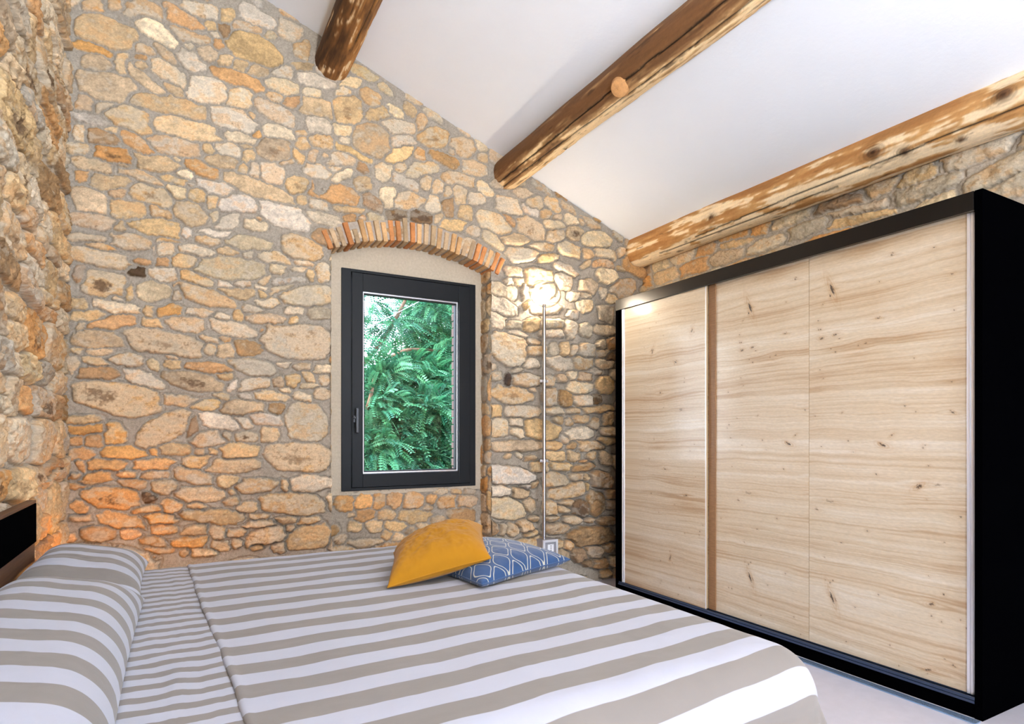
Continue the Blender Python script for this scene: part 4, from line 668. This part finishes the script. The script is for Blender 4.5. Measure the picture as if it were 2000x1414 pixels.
def oak_pattern(seed=3):
    rng = np.random.default_rng(seed); res = .0036
    ny_, nz_ = int(1.56 / res), int(2.10 / res)        # along grain (Y), height
    Yg = np.arange(ny_) * res + 1.28; Zg = np.arange(nz_) * res + .06
    Yv, Zv = np.meshgrid(Yg, Zg)
    C0 = np.zeros((nz_, ny_, 3)); dark = np.zeros((nz_, ny_)); warpz = fbm(nz_, ny_, 60, 130, rng, 4, .55) * .030
    knots = [(1.963, 1.958, .016, .05, 1.0), (1.725, 1.771, .012, .006, .9), (2.02, 1.713, .012, .012, .9), (1.945, 1.72, .012, .010, .8), (1.788, 1.655, .010, .006, .6),
             (1.701, 1.151, .020, .014, 1), (1.66, 1.20, .010, .006, .8), (1.539, .965, .022, .014, 1.0), (1.46, .975, .03, .008, .3), (1.963, .349, .014, .045, 1.0), (1.49, .43, .014, .014, .8),
             (1.50, .13, .022, .008, .9), (1.66, 2.06, .014, .008, .5), (2.35, 1.42, .016, .012, .6), (1.40, 1.30, .012, .008, .7), (2.40, .84, .025, .012, .4), (2.05, .80, .02, .010, .4),
             (1.98, .85, .03, .012, .3), (2.30, .33, .012, .020, .8), (2.55, 1.25, .016, .008, .7), (2.60, .72, .012, .010, .8), (2.50, 1.86, .014, .02, .7), (2.68, .42, .010, .03, .8), (2.45, .52, .02, .012, .8)]
    for (ky, kz, ry, rz_, s_) in knots:
        g = np.exp(-(((Yv - ky) / (ry * 4.5)) ** 2 + ((Zv - kz) / (.035)) ** 2))
        warpz += np.sign(Zv - kz) * g * .020 * s_
    zz = Zv - warpz                                   # grain lines bend round the knots
    line = rng.random(9000); 
    def ln(scale, sd):
        r = np.random.default_rng(sd); t = r.random(8000) * 2 - 1; q = (zz + 1) / scale; i = q.astype(int); f = q - i; f = f * f * (3 - 2 * f)
        return t[i] * (1 - f) + t[i + 1] * f
    g1 = ln(.05, 1); g2 = ln(.014, 2); g3 = ln(.005, 3)
    streak = fbm(nz_, ny_, 2.2, 90, rng, 3, .6); cloud = fbm(nz_, ny_, 34, 150, rng, 4, .55)
    v = .24 * g1 + .36 * g2 * (.4 + .6 * np.abs(cloud) * 2) + .26 * g3 + .25 * streak + .5 * cloud
    base = np.array([205, 188, 162.]); br = np.array([174, 144, 110.]); pale = np.array([216, 205, 188.])
    t = sstep(-.1, .9, v)[..., None]; C = base * (1 - t) + br * t; p = sstep(.0, -.7, v)[..., None]; C = C * (1 - p) + pale * p
    fin = rng.random((nz_, ny_)) - .5
    fin = (fin + np.roll(fin, 1, 1) + np.roll(fin, 2, 1) + np.roll(fin, 3, 1)) / 2
    C = C * (1 + .055 * fin)[..., None]
    def blob(ky, kz, ry, rz_, s_, ang=0):
        nonlocal C
        i0, i1 = max(int((ky - .12 - 1.28) / res), 0), min(int((ky + .12 - 1.28) / res), ny_); j0, j1 = max(int((kz - .12 - .06) / res), 0), min(int((kz + .12 - .06) / res), nz_)
        if i1 <= i0 or j1 <= j0: return
        sl = (slice(j0, j1), slice(i0, i1)); dy = Yv[sl] - ky; dz = Zv[sl] - kz
        a = dy * math.cos(ang) + dz * math.sin(ang); b = -dy * math.sin(ang) + dz * math.cos(ang)
        nse = rng.random(a.shape) * .35; q = np.sqrt((a / ry) ** 2 + (b / rz_) ** 2)
        d = (sstep(1.1, .55, q + nse) * s_)[..., None]; halo = (np.exp(-(q / 2.6) ** 2) * .42 * s_ * (.6 + .4 * np.sin(q * 5)))[..., None]
        c = C[sl]; c = c * (1 - halo) + np.array([158, 112, 66.]) * halo; C[sl] = c * (1 - d) + np.array([46, 36, 28.]) * d
    for k in knots:
        ang = 1.2 if k[3] > k[2] else rng.normal(0, .3); big = max(k[2], k[3]); sm = min(k[2], k[3]) * .62
        blob(k[0], k[1], big * .85, sm * .8, k[4], ang)
        for _ in range(3): blob(k[0] + rng.normal(0, big * .5), k[1] + rng.normal(0, big * .35), big * rng.uniform(.2, .45), sm * rng.uniform(.2, .45), k[4] * .9, ang + rng.normal(0, .5))
    for _ in range(95): blob(rng.uniform(1.3, 2.8), rng.uniform(.1, 2.1), rng.uniform(.003, .007), rng.uniform(.002, .0045), rng.uniform(.5, .95), rng.normal(0, .3))
    return res, nlin(np.clip(C, 5, 250))
RES_O, OAK = oak_pattern()
def door(name, y0, y1, x, z0, z1, shift, label, zflip=False):
    ny_ = int((y1 - y0) / RES_O) + 1; nz_ = int((z1 - z0) / RES_O) + 1
    ys = np.linspace(y0, y1, ny_); zs = np.linspace(z0, z1, nz_)
    iy = np.clip(((ys - shift - 1.28) / RES_O).astype(int), 0, OAK.shape[1] - 1); iz = np.clip(((zs - .06) / RES_O).astype(int), 0, OAK.shape[0] - 1)
    if zflip: iz = OAK.shape[0] - 1 - iz
    C = OAK[np.ix_(iz, iy)]; Yv, Zv = np.meshgrid(ys, zs)
    P = Parts(); P.add(np.stack([np.full(Yv.shape, x), Yv, Zv], -1), grid_faces(nz_, ny_, flip=True), C.reshape(-1, 3))
    P.box((x + .0006, y0, z0), (x + .020, y1, z1), nlin((200, 170, 128)))
    o = P.build(name, M_OAK, wd, smooth=False); o.location = wo; tag(o, label=label); return o
ZD0, ZD1 = .088, WH - .075
d1 = door('door', 2.806, 3.604, WFX + .012, ZD0, ZD1, .62, 'front sliding door panel next to the stone wall', True)
d2 = door('door', 2.0985, 2.830, WFX + .040, ZD0, ZD1, .517, 'recessed middle oak panel')
d3 = door('door', 1.322, 2.0965, WFX + .040, ZD0, ZD1, 0, 'recessed oak panel nearest the camera')
def profile(bm, y0, y1, x, z0, z1, flutes):
    w = (y1 - y0) / flutes
    for i in range(flutes):
        bm_box(bm, (x - .006 - .002 * (i % 2), y0 + w * i + .0015, z0), (x + .022, y0 + w * (i + 1) - .0015, z1), .002)
    bm_box(bm, (x, y0, z0), (x + .020, y1, z1))
M_ALU = mat('satin_aluminium', (244, 244, 248), 0.36, metal=.55, spec=.6)
tag(bm_obj('edge_profile', lambda bm: profile(bm, 3.604, 3.632, WFX + .012, ZD0, ZD1, 2), M_ALU, d1), label='silver grip profile')
tag(bm_obj('edge_profile', lambda bm: bm_box(bm, (WFX + .010, 2.8005, ZD0), (WFX + .015, 2.806, ZD1), .001), M_ALU, d1), label='thin silver edge strip')
M_BROWN = mat('brown_band', (140, 104, 70), .5, noise=(20, .25, (1, 1, 6)))
tag(box('brown_strip', (WFX + .033, 2.742, ZD0), (WFX + .0405, 2.797, ZD1), M_BROWN, d2, .001), label='narrow brown strip')  # brown band down the middle panel beside the front door
tag(bm_obj('edge_profile', lambda bm: profile(bm, 1.302, 1.322 + .024, WFX + .036, ZD0, ZD1 - .004, 3), M_ALU, d3), label='fluted silver grip profile')
M_STRIP = mat('pale_blue_strip', (150, 180, 215), 0.22, metal=.7)
tag(box('floor_strip', (WFX - .062, WY0 + .0, .0005), (WFX - .016, WY1, .006), M_STRIP, bev=.001), 'thin bluish strip on the floor along the wardrobe base', 'floor strip')  # pale blue band lying along the wardrobe base
# ------------------------------------------------------------------ bed
M_HEAD = mat('black_headboard', (5, 5, 6), 0.7, spec=.0)
M_WALNUT = mat('dark_walnut', (92, 62, 40), 0.55, spec=.35, noise=(30, .35, (1, .12, 4)), bump=(60, .3, .002, (1, .1, 3)))
HZ = .66
BY0, BY1, BX1 = 1.075, 2.86, 1.345                      # core of the bedding top
bed = empty('bed', (.45, 1.98, 0), 'double bed with a dark headboard against the left stone wall', 'bed'); bo = Vector((-.45, -1.98, 0))
def bp(name, a, b, m, bev=.003, label=None, parent=bed):
    o = box(name, a, b, m, parent, bev)
    if parent is bed: o.location = bo
    if label: tag(o, label=label)
    return o
hb = empty('headboard', (0, 0, 0), None, None); hb.parent = bed; hb.location = bo
box('headboard_panel', (-.486, 1.05, .800), (-.458, 2.868, .945), M_HEAD, hb, .002)
tag(box('headboard_rail', (-.482, 1.05, .50), (-.462, 2.862, .7995), M_WALNUT, hb, .002), label='brown wooden lower rail')
tag(box('headboard_cap', (-.487, 1.05, .9455), (-.459, 2.868, .957), M_WALNUT, hb, .002), label='brown wooden top edge')
for y in (1.10, 2.80): box('headboard_post', (-.488, y, 0), (-.487 + .022, y + .05, .50), M_WALNUT, hb, .002)
bp('bed_frame', (-.456, 1.08, .22), (1.40, 2.90, .34), M_WALNUT, .006)
for x in (-.42, 1.32):
    for y in (1.12, 2.80): bp('leg', (x, y, 0), (x + .05, y + .05, .22), M_WALNUT, .004)
M_MATT = mat('white_ticking', (225, 222, 216), .9, bump=(80, .3, .003))
tag(box('mattress', (-.44, 1.10, .3405), (1.385, 2.875, .63), M_MATT, None, .04), 'white mattress under the striped bedspread', 'mattress')

TAUPE = (122, 116, 111); OFFW = (166, 168, 180)
def stripe_mat(name, period, duty, phase, curve=0.0, wob=.0):
    m = bpy.data.materials.new(name); m.use_nodes = True; n = m.node_tree.nodes; l = m.node_tree.links; b = n['Principled BSDF']
    b.inputs['Roughness'].default_value = .85; b.inputs['Specular IOR Level'].default_value = .2; b.inputs['Sheen Weight'].default_value = .15
    uv = n.new('ShaderNodeUVMap'); uv.uv_map = 'UVMap'; sx = n.new('ShaderNodeSeparateXYZ'); l.new(uv.outputs[0], sx.inputs[0])
    def M(op, a, b_=None, c=None):
        x = n.new('ShaderNodeMath'); x.operation = op
        for i, v in enumerate((a, b_, c)):
            if v is None: continue
            if isinstance(v, (int, float)): x.inputs[i].default_value = v
            else: l.new(v, x.inputs[i])
        return x.outputs[0]
    # triangle wave distance to stripe centre
    q = M('DIVIDE', M('SUBTRACT', sx.outputs['Y'], phase), period)
    fr = M('ABSOLUTE', M('SUBTRACT', M('FRACT', M('ADD', q, .5)), .5))      # 0 at stripe centre
    ss = n.new('ShaderNodeMapRange'); ss.interpolation_type = 'SMOOTHSTEP'; l.new(fr, ss.inputs[0])
    ss.inputs[1].default_value = duty / 2 - .008; ss.inputs[2].default_value = duty / 2 + .008; ss.inputs[3].default_value = 1; ss.inputs[4].default_value = 0
    mixn = n.new('ShaderNodeMixRGB'); mixn.inputs[1].default_value = (*lin(OFFW), 1); mixn.inputs[2].default_value = (*lin(TAUPE), 1); l.new(ss.outputs[0], mixn.inputs[0])
    co = n.new('ShaderNodeTexCoord'); nz1 = n.new('ShaderNodeTexNoise'); nz1.inputs['Scale'].default_value = 7; nz1.inputs['Detail'].default_value = 8; nz1.inputs['Roughness'].default_value = .6
    l.new(co.outputs['Object'], nz1.inputs[0]); mr = n.new('ShaderNodeMapRange'); l.new(nz1.outputs[0], mr.inputs[0]); mr.inputs[3].default_value = .95; mr.inputs[4].default_value = 1.05
    vm = n.new('ShaderNodeVectorMath'); vm.operation = 'SCALE'; l.new(mixn.outputs[0], vm.inputs[0]); l.new(mr.outputs[0], vm.inputs['Scale']); l.new(vm.outputs[0], b.inputs['Base Color'])
    nz2 = n.new('ShaderNodeTexNoise'); nz2.inputs['Scale'].default_value = 26; nz2.inputs['Detail'].default_value = 6; l.new(co.outputs['Object'], nz2.inputs[0])
    nz3 = n.new('ShaderNodeTexNoise'); nz3.inputs['Scale'].default_value = 900; l.new(co.outputs['Object'], nz3.inputs[0])
    ad = M('ADD', nz2.outputs[0], M('MULTIPLY', nz3.outputs[0], .12))
    bm_ = n.new('ShaderNodeBump'); bm_.inputs['Strength'].default_value = .25; bm_.inputs['Distance'].default_value = .004; l.new(ad, bm_.inputs['Height']); l.new(bm_.outputs[0], b.inputs['Normal'])
    return m
M_SPREAD = stripe_mat('wide_stripe_cotton', .1407, .50, 1.231)
M_SHEET = stripe_mat('narrow_stripe_cotton', .0703, .46, 1.231 + .012)
M_CASE = stripe_mat('pillowcase_stripe', .145, .50, 0.0)

def drape(a, b, R, dz, seed, lip=0.0):
    """cloth coordinates (a along the bed, b across) -> 3D point on the bed, falling over foot and sides"""
    ca = np.minimum(a, BX1); cb = np.clip(b, BY0, BY1)
    da = a - ca; db = b - cb; r = np.sqrt(da * da + db * db) + 1e-9
    nx, ny = da / r, db / r; q = R * math.pi / 2
    th_ = np.clip(r / R, 0, math.pi / 2); hor = R * np.sin(th_); ver = R * (1 - np.cos(th_)); ext = np.clip(r - q, 0, None)
    hor = hor + .20 * ext; ver = ver + ext
    phi = np.arctan2(np.abs(db), np.clip(da, 0, None) + 1e-9)
    corner = sstep(.15, .8, phi) * sstep(1.42, .9, phi) * (da > 0)
    s = (a + b)
    fold = ext * (.10 * corner * np.sin(phi * 9) + .035 * np.sin(a * 17 + seed) * (np.abs(db) > 0) + .035 * np.sin(b * 15 + seed * 2) * (da > 0))
    hor = hor + fold
    return ca + nx * hor, cb + ny * hor, HZ + dz - ver
def cloth(name, a0, a1, b0, b1, na, nb, dz, mat_, seed, edge_fn=None, wr=.0025, hem=0):
    rng = np.random.default_rng(seed)
    b = np.linspace(b0, b1, nb)[:, None] * np.ones((1, na)); t = np.linspace(0, 1, na)[None] * np.ones((nb, 1))
    st = edge_fn(b) if edge_fn is not None else a0
    a = st + (a1 - st) * t
    X, Y_, Z_ = drape(a, b, .13, dz, seed)
    w = fbm(nb, na, nb / 9, na / 12, rng, 4, .5) * wr * 1.6 + fbm(nb, na, nb / 40, na / 10, rng, 3, .5) * wr * .7
    Z_ = Z_ + w
    if hem:
        d = a - st; Z_ = Z_ + .003 * np.exp(-((d - .011) / .008) ** 2) * 1.0 - .004 * sstep(.001, 0, d)
    top = sstep(1.40, 1.2, X) * sstep(BY0 - .05, BY0 + .2, Y_) * sstep(BY1 + .05, BY1 - .2, Y_)
    Z_ = Z_ + .004 * top
    uvv = b + 0 * a
    uvv = uvv - .036 * np.clip(a, 0, 1.47) ** 2 * 1.0 + .006 * fbm(nb, na, nb / 7, na / 8, rng, 2)
    uv = np.stack([a, uvv], -1).reshape(-1, 2)
    V = np.stack([X, Y_, Z_], -1)
    o = link(name, raw_mesh(name, V.reshape(-1, 3), grid_faces(nb, na), None, uv), mat_)
    sm = o.modifiers.new('thickness', 'SOLIDIFY'); sm.thickness = .004; sm.offset = -1
    return o
def seam(b):
    return .040 + (2.84 - np.clip(b, 1.0, 3.0)) * .046 + .0025 * np.sin(b * 5) + .001 * np.sin(b * 23)
tag(cloth('bed_sheet', -.435, .14, .62, 3.33, 100, 420, -.006, M_SHEET, 3, wr=.003), 'narrow-striped taupe and white sheet between the pillows and the bedspread', 'sheet')
tag(cloth('bedspread', 0, 1.86, .60, 3.35, 300, 460, -.001, M_SPREAD, 7, edge_fn=seam, hem=1), 'wide-striped taupe and white bedspread covering the bed', 'bedspread')

# ------------------------------------------------------------------ bed pillows
def pillow(y0, y1, x0, x1, z0, phase, label, seed, height, lean):
    rng = np.random.default_rng(seed)
    nu, nv = 90, 120; u = np.linspace(-1, 1, nu)[None] * np.ones((nv, 1)); v = np.linspace(-1, 1, nv)[:, None] * np.ones((1, nu))
    cy, hy = (y0 + y1) / 2, (y1 - y0) / 2; cx, hx = (x0 + x1) / 2, (x1 - x0) / 2
    Vs = []; Fs = []; UV = []; n = 0
    prof = (1 - np.abs(u) ** 2.6) ** .55 * (1 - np.abs(v) ** 5.0) ** .55
    wr_ = fbm(nv, nu, 18, 26, rng, 4, .55) * .006 * prof + fbm(nv, nu, 5, 30, rng, 3, .5) * .0025 * prof
    pin = 1 - .06 * (1 - np.abs(v) ** 2); pin2 = 1 - .035 * (1 - np.abs(u) ** 2)
    for s in (1, -1):
        x = cx + hx * u * pin; y = cy + hy * v * pin2
        h = height * prof if s > 0 else -.035 * prof * 0 - .0
        zz = z0 + (h + wr_ if s > 0 else -.0 * prof)
        lift = lean * sstep(.4, -1, u)
        Vs.append(np.stack([x, y, zz + lift + .012], -1).reshape(-1, 3)); Fs.append(grid_faces(nv, nu, flip=s < 0, off=n)); UV.append(np.stack([u, y - phase], -1).reshape(-1, 2)); n += nu * nv
    o = link('pillow', raw_mesh('pillow', np.concatenate(Vs), np.concatenate(Fs), None, np.concatenate(UV)), M_CASE)
    return tag(o, label, 'pillow', 'striped bed pillows against the headboard')
PZ = HZ - .004
pillow(2.313, 2.965, -.452, -.098, PZ, 1.222, 'striped bed pillow at the far side, nearest the window wall', 1, .105, .045)
pillow(.93, 2.311, -.452, -.088, PZ, 1.222, 'large striped bed pillow nearest the camera at the lower left', 2, .135, .045)

# ------------------------------------------------------------------ cushions
M_MUSTARD = mat('mustard_linen', (160, 110, 24), 0.9, spec=.1, noise=(9, .06), bump=(600, .25, .001), sheen=.12)
def trellis_mat():
    m = bpy.data.materials.new('blue_trellis_cotton'); m.use_nodes = True; n = m.node_tree.nodes; l = m.node_tree.links; b = n['Principled BSDF']
    b.inputs['Roughness'].default_value = .65; b.inputs['Sheen Weight'].default_value = .25
    uv = n.new('ShaderNodeUVMap'); uv.uv_map = 'UVMap'; sx = n.new('ShaderNodeSeparateXYZ'); l.new(uv.outputs[0], sx.inputs[0])
    def M(op, a, b_=None):
        x = n.new('ShaderNodeMath'); x.operation = op
        for i, v in enumerate((a, b_)):
            if v is None: continue
            if isinstance(v, (int, float)): x.inputs[i].default_value = v
            else: l.new(v, x.inputs[i])
        return x.outputs[0]
    a = M('MULTIPLY', sx.outputs['X'], 2 * math.pi * 5); c = M('MULTIPLY', sx.outputs['Y'], 2 * math.pi * 4.2)
    f = M('ADD', M('COSINE', a), M('COSINE', c)); f = M('ADD', f, M('MULTIPLY', M('COSINE', M('MULTIPLY', a, 3)), .10))
    e = M('ABSOLUTE', M('SUBTRACT', M('ABSOLUTE', f), .42))
    mr = n.new('ShaderNodeMapRange'); mr.interpolation_type = 'SMOOTHSTEP'; l.new(e, mr.inputs[0]); mr.inputs[1].default_value = .07; mr.inputs[2].default_value = .13; mr.inputs[3].default_value = 1; mr.inputs[4].default_value = 0
    x = n.new('ShaderNodeMixRGB'); x.inputs[1].default_value = (*lin((10, 60, 106)), 1); x.inputs[2].default_value = (*lin((176, 174, 160)), 1); l.new(mr.outputs[0], x.inputs[0]); l.new(x.outputs[0], b.inputs['Base Color'])
    co = n.new('ShaderNodeTexCoord'); nz2 = n.new('ShaderNodeTexNoise'); nz2.inputs['Scale'].default_value = 700; l.new(co.outputs['Object'], nz2.inputs[0])
    bm_ = n.new('ShaderNodeBump'); bm_.inputs['Strength'].default_value = .2; bm_.inputs['Distance'].default_value = .001; l.new(nz2.outputs[0], bm_.inputs['Height']); l.new(bm_.outputs[0], b.inputs['Normal'])
    return m
M_TRELLIS = trellis_mat()
def cushion(name, corners, thick, material, label, seed, floor_z, wr=.006, rest=None, group=None, below=.55):
    """four corner points in order, puffed along their normal"""
    rng = np.random.default_rng(seed); n = 110
    A, B, C_, D = [np.array(c, float) for c in corners]
    u = np.linspace(-1, 1, n)[None] * np.ones((n, 1)); v = np.linspace(-1, 1, n)[:, None] * np.ones((1, n))
    pu = u * (1 - .07 * (1 - v ** 2)); pv = v * (1 - .07 * (1 - u ** 2))
    s, t = (pu + 1) / 2, (pv + 1) / 2
    base = ((1 - s) * (1 - t))[..., None] * A + (s * (1 - t))[..., None] * B + (s * t)[..., None] * C_ + ((1 - s) * t)[..., None] * D
    N = np.cross(B - A, D - A); N /= np.linalg.norm(N); N = N if N[2] > 0 else -N
    prof = ((1 - u ** 2).clip(0) * (1 - v ** 2).clip(0)) ** .44
    rad = np.sin(np.arctan2(v, u) * 7 + 1.3) * .5 + np.sin(np.arctan2(v, u) * 12) * .5
    edgew = np.sqrt((np.clip(1 - np.maximum(np.abs(u), np.abs(v)), 0, 1))) 
    wrk = fbm(n, n, 16, 16, rng, 4, .55) * wr * prof * 1.6 + rad * wr * .8 * edgew * np.exp(-edgew * 2.2)
    Vs = []; Fs = []; UV = []; k = 0
    for sg, h in ((1, thick), (-1, thick * below)):
        P_ = base + N * ((sg * h * prof + (wrk if sg > 0 else 0))[..., None])
        P_[..., 2] = np.maximum(P_[..., 2], floor_z + .0005)
        if rest is not None:                                     # lies on the cushion below
            gi = np.clip(((P_[..., 0] - .6) / .01).astype(int), 0, 99); gj = np.clip(((P_[..., 1] - 1.7) / .01).astype(int), 0, 119)
            P_[..., 2] = np.maximum(P_[..., 2], rest[gi, gj] + .004)
        elif sg > 0:
            global REST
            REST = np.full((100, 120), -9.); gi = np.clip(((P_[..., 0] - .6) / .01).astype(int), 0, 99); gj = np.clip(((P_[..., 1] - 1.7) / .01).astype(int), 0, 119)
            np.maximum.at(REST, (gi.ravel(), gj.ravel()), P_[..., 2].ravel())
        Vs.append(P_.reshape(-1, 3)); Fs.append(grid_faces(n, n, flip=sg < 0, off=k)); UV.append(np.stack([s, t], -1).reshape(-1, 2)); k += n * n
    c0 = np.array([*( (A + C_) / 2)[:2], floor_z])
    o = link(name, raw_mesh(name, np.concatenate(Vs) - c0, np.concatenate(Fs), None, np.concatenate(UV)), material); o.location = c0
    # stitched rim
    idx_ = [(0, i) for i in range(n)] + [(i, n - 1) for i in range(n)] + [(n - 1, i) for i in range(n - 1, -1, -1)] + [(i, 0) for i in range(n - 1, -1, -1)]
    pts = [Vector(base[i, j] - c0) for (i, j) in idx_[::3]]
    for p in pts: p.z = max(p.z, .003)
    bm_obj('seam', lambda bm: bm_tube(bm, pts, .0028, 6, cap=False), material, o, smooth=True)
    return tag(o, label, 'cushion')
TOPZ = HZ + .010
cushion('cushion', [(.925, 1.885, TOPZ + .012), (1.425, 2.075, TOPZ + .018), (1.235, 2.56, TOPZ + .022), (.84, 2.36, TOPZ + .02)], .085, M_TRELLIS,
        'blue cushion with cream trellis pattern lying flat under the yellow one', 21, TOPZ, wr=.003, below=.9)
cushion('cushion', [(.640, 2.045, TOPZ + .004), (1.005, 1.975, .752), (1.150, 2.345, .812), (.79, 2.435, .715)], .112, M_MUSTARD,
        'mustard yellow cushion leaning on the blue patterned one', 22, TOPZ, wr=.010, below=.45, rest=REST)

# ------------------------------------------------------------------ wall lamp on its conduit, socket box
LX, LY = 2.478, 3.968
lampe = empty('wall_lamp', (LX, LY, .40), 'slim steel pole wall lamp with a glowing bulb in a clear glass shade', 'lamp')
def lp(name, fn, m, label=None, parent=lampe, smooth=True):
    o = bm_obj(name, fn, m, parent, smooth=smooth)
    if parent is lampe: o.location = (-LX, -LY, -.40)
    if label: tag(o, label=label)
    return o
lp('pole', lambda bm: bm_tube(bm, [(LX, LY, .40), (LX, LY, 2.215)], .0145, 20), M_CHROME)
def clip(bm, z):
    bm_tube(bm, [(LX, LY, z - .010), (LX, LY, z + .010)], .0185, 20)
    bm_box(bm, (LX - .036, LY - .004, z - .010), (LX + .036, LY + .010, z + .010), .002)
    bm_box(bm, (LX - .008, LY + .01, z - .008), (LX + .008, LY + .07, z + .008), .001)
    for s in (-1, 1): bm_tube(bm, [(LX + s * .028, LY - .010, z), (LX + s * .028, LY - .003, z)], .006, 8)
for z in (1.616, 1.003): lp('clip', lambda bm, z=z: clip(bm, z), M_SILVER)
M_SOCKET = mat('lamp_socket', (235, 225, 205), .4)
lp('socket', lambda bm: bm_lathe(bm, [(.0, -.03), (.0165, -.03), (.0175, 0), (.014, .012), (0, .012)], (LX, LY, 2.235), 20), M_SOCKET)
M_BULB = mat('glowing_bulb', (255, 240, 215), .4, emis=((1.0, .84, .64), 620))
lp('bulb', lambda bm: bm_lathe(bm, [(.0005, 0), (.012, .002), (.016, .012), (.021, .030), (.021, .040), (.015, .053), (.0005, .058)], (LX - .004, LY, 2.246), 24), M_BULB, 'glowing warm bulb')
M_SHADE = glass_mat('clear_shade_glass', (.985, .985, .98), .8)
def shade(bm):
    pr = []
    for i in range(25):
        t = math.pi * (.06 + .90 * i / 24); pr.append((.145 * math.sin(t), -.105 * math.cos(t)))
    bm_lathe(bm, pr, (LX, LY - .012, 2.285), 48, .42)
lp('glass_shade', shade, M_SHADE, 'clear rounded glass shade')

M_GREYP = mat('grey_plastic', (150, 150, 156), .45); M_LGREY = mat('light_grey_plastic', (205, 208, 214), .4); M_SMOKE = glass_mat('socket_lid', (.85, .88, .9), .6)
sb = empty('socket_box', (2.515, 4.0, .27), 'grey surface-mounted socket box on the stone wall under the lamp pole', 'socket'); so_ = Vector((-2.515, -4.0, -.27))
def sp_(name, fn, m, label=None):
    o = bm_obj(name, fn, m, sb); o.location = so_
    if label: tag(o, label=label)
    return o
sp_('housing', lambda bm: bm_box(bm, (2.447, 3.945, .272), (2.582, 4.05, .398), .006), M_GREYP)
sp_('cover_frame', lambda bm: [bm_box(bm, (2.447, 3.930, .272), (2.465, 3.946, .398), .002), bm_box(bm, (2.564, 3.930, .272), (2.582, 3.946, .398), .002),
                               bm_box(bm, (2.465, 3.9302, .272), (2.564, 3.946, .288), .002), bm_box(bm, (2.465, 3.9302, .380), (2.564, 3.946, .398), .002)] +
    [bm_tube(bm, [(x, 3.926, z), (x, 3.931, z)], .003, 8) for x in (2.456, 2.573) for z in (.281, .389)], M_LGREY)
sp_('outlet', lambda bm: bm_box(bm, (2.493, 3.936, .305), (2.547, 3.944, .362), .003), mat('white_outlet', (236, 236, 240), .4), 'white three-hole outlet')
def holes(bm):
    for z in (.318, .334, .350): bm_tube(bm, [(2.520, 3.9345, z), (2.520, 3.937, z)], .0042, 12)
sp_('outlet_hole', holes, M_GASKET, 'dark round contact holes')

# ------------------------------------------------------------------ low lamp and stool added for the warm corner glow, unseen behind the bed
st_ = empty('added_stool', (-.22, 3.42, 0), 'small dark wooden stool added under the corner lamp, unseen behind the bed', 'stool')
def so2(name, fn): return bm_obj(name, fn, M_WALNUT, st_)
so2('seat', lambda bm: bm_box(bm, (-.16, -.16, .28), (.16, .16, .31), .006))
for x in (-.13, .10):
    for y in (-.13, .10): so2('leg', lambda bm, x=x, y=y: bm_box(bm, (x, y, 0), (x + .03, y + .03, .28), .003))
tl = empty('added_corner_lamp', (-.22, 3.42, .31), 'small amber lamp added on the stool, unseen, for the corner glow', 'lamp')
bm_obj('base', lambda bm: bm_lathe(bm, [(0, 0), (.05, 0), (.05, .01), (.012, .02), (.012, .08), (0, .08)], seg=24), M_CHROME, tl, smooth=True)
M_AMBER = mat('amber_bulb', (255, 190, 110), .5, emis=((1.0, .50, .14), 12))
bm_obj('bulb', lambda bm: bm_lathe(bm, [(.0005, 0), (.02, .01), (.03, .03), (.02, .055), (.0005, .062)], (0, 0, .08), 20), M_AMBER, tl, smooth=True)
al = bpy.data.lights.new('corner_fill_light', 'POINT'); al.energy = 7; al.color = (1.0, .44, .10); al.shadow_soft_size = .06
ao = bpy.data.objects.new('corner_fill_light', al); COL.objects.link(ao); ao.location = (-.22, 3.42, .50)

# ------------------------------------------------------------------ uplighter added to brighten the ceiling, unseen behind the camera
fl = empty('added_uplighter', (.6, -2.3, 0), 'added steel uplighter brightening the ceiling, unseen behind the camera', 'lamp')
bm_obj('base', lambda bm: bm_lathe(bm, [(0, 0), (.14, 0), (.14, .015), (.02, .03), (0, .03)], seg=32), M_CHROME, fl, smooth=True)
bm_obj('pole', lambda bm: bm_tube(bm, [(0, 0, .03), (0, 0, 1.70)], .012, 16), M_CHROME, fl, smooth=True)
bm_obj('lamp_shade', lambda bm: bm_lathe(bm, [(.012, 1.68), (.08, 1.70), (.17, 1.78), (.175, 1.78), (.085, 1.69), (.012, 1.67)], seg=40), M_SILVER, fl, smooth=True)
ul = bpy.data.lights.new('uplighter_fill', 'AREA'); ul.shape = 'DISK'; ul.size = .28; ul.energy = 500; ul.color = (.90, .95, 1.0)
uo = bpy.data.objects.new('uplighter_fill', ul); COL.objects.link(uo); uo.location = (.6, -2.3, 1.785); uo.rotation_euler = (math.pi - .16, -.30, 0)
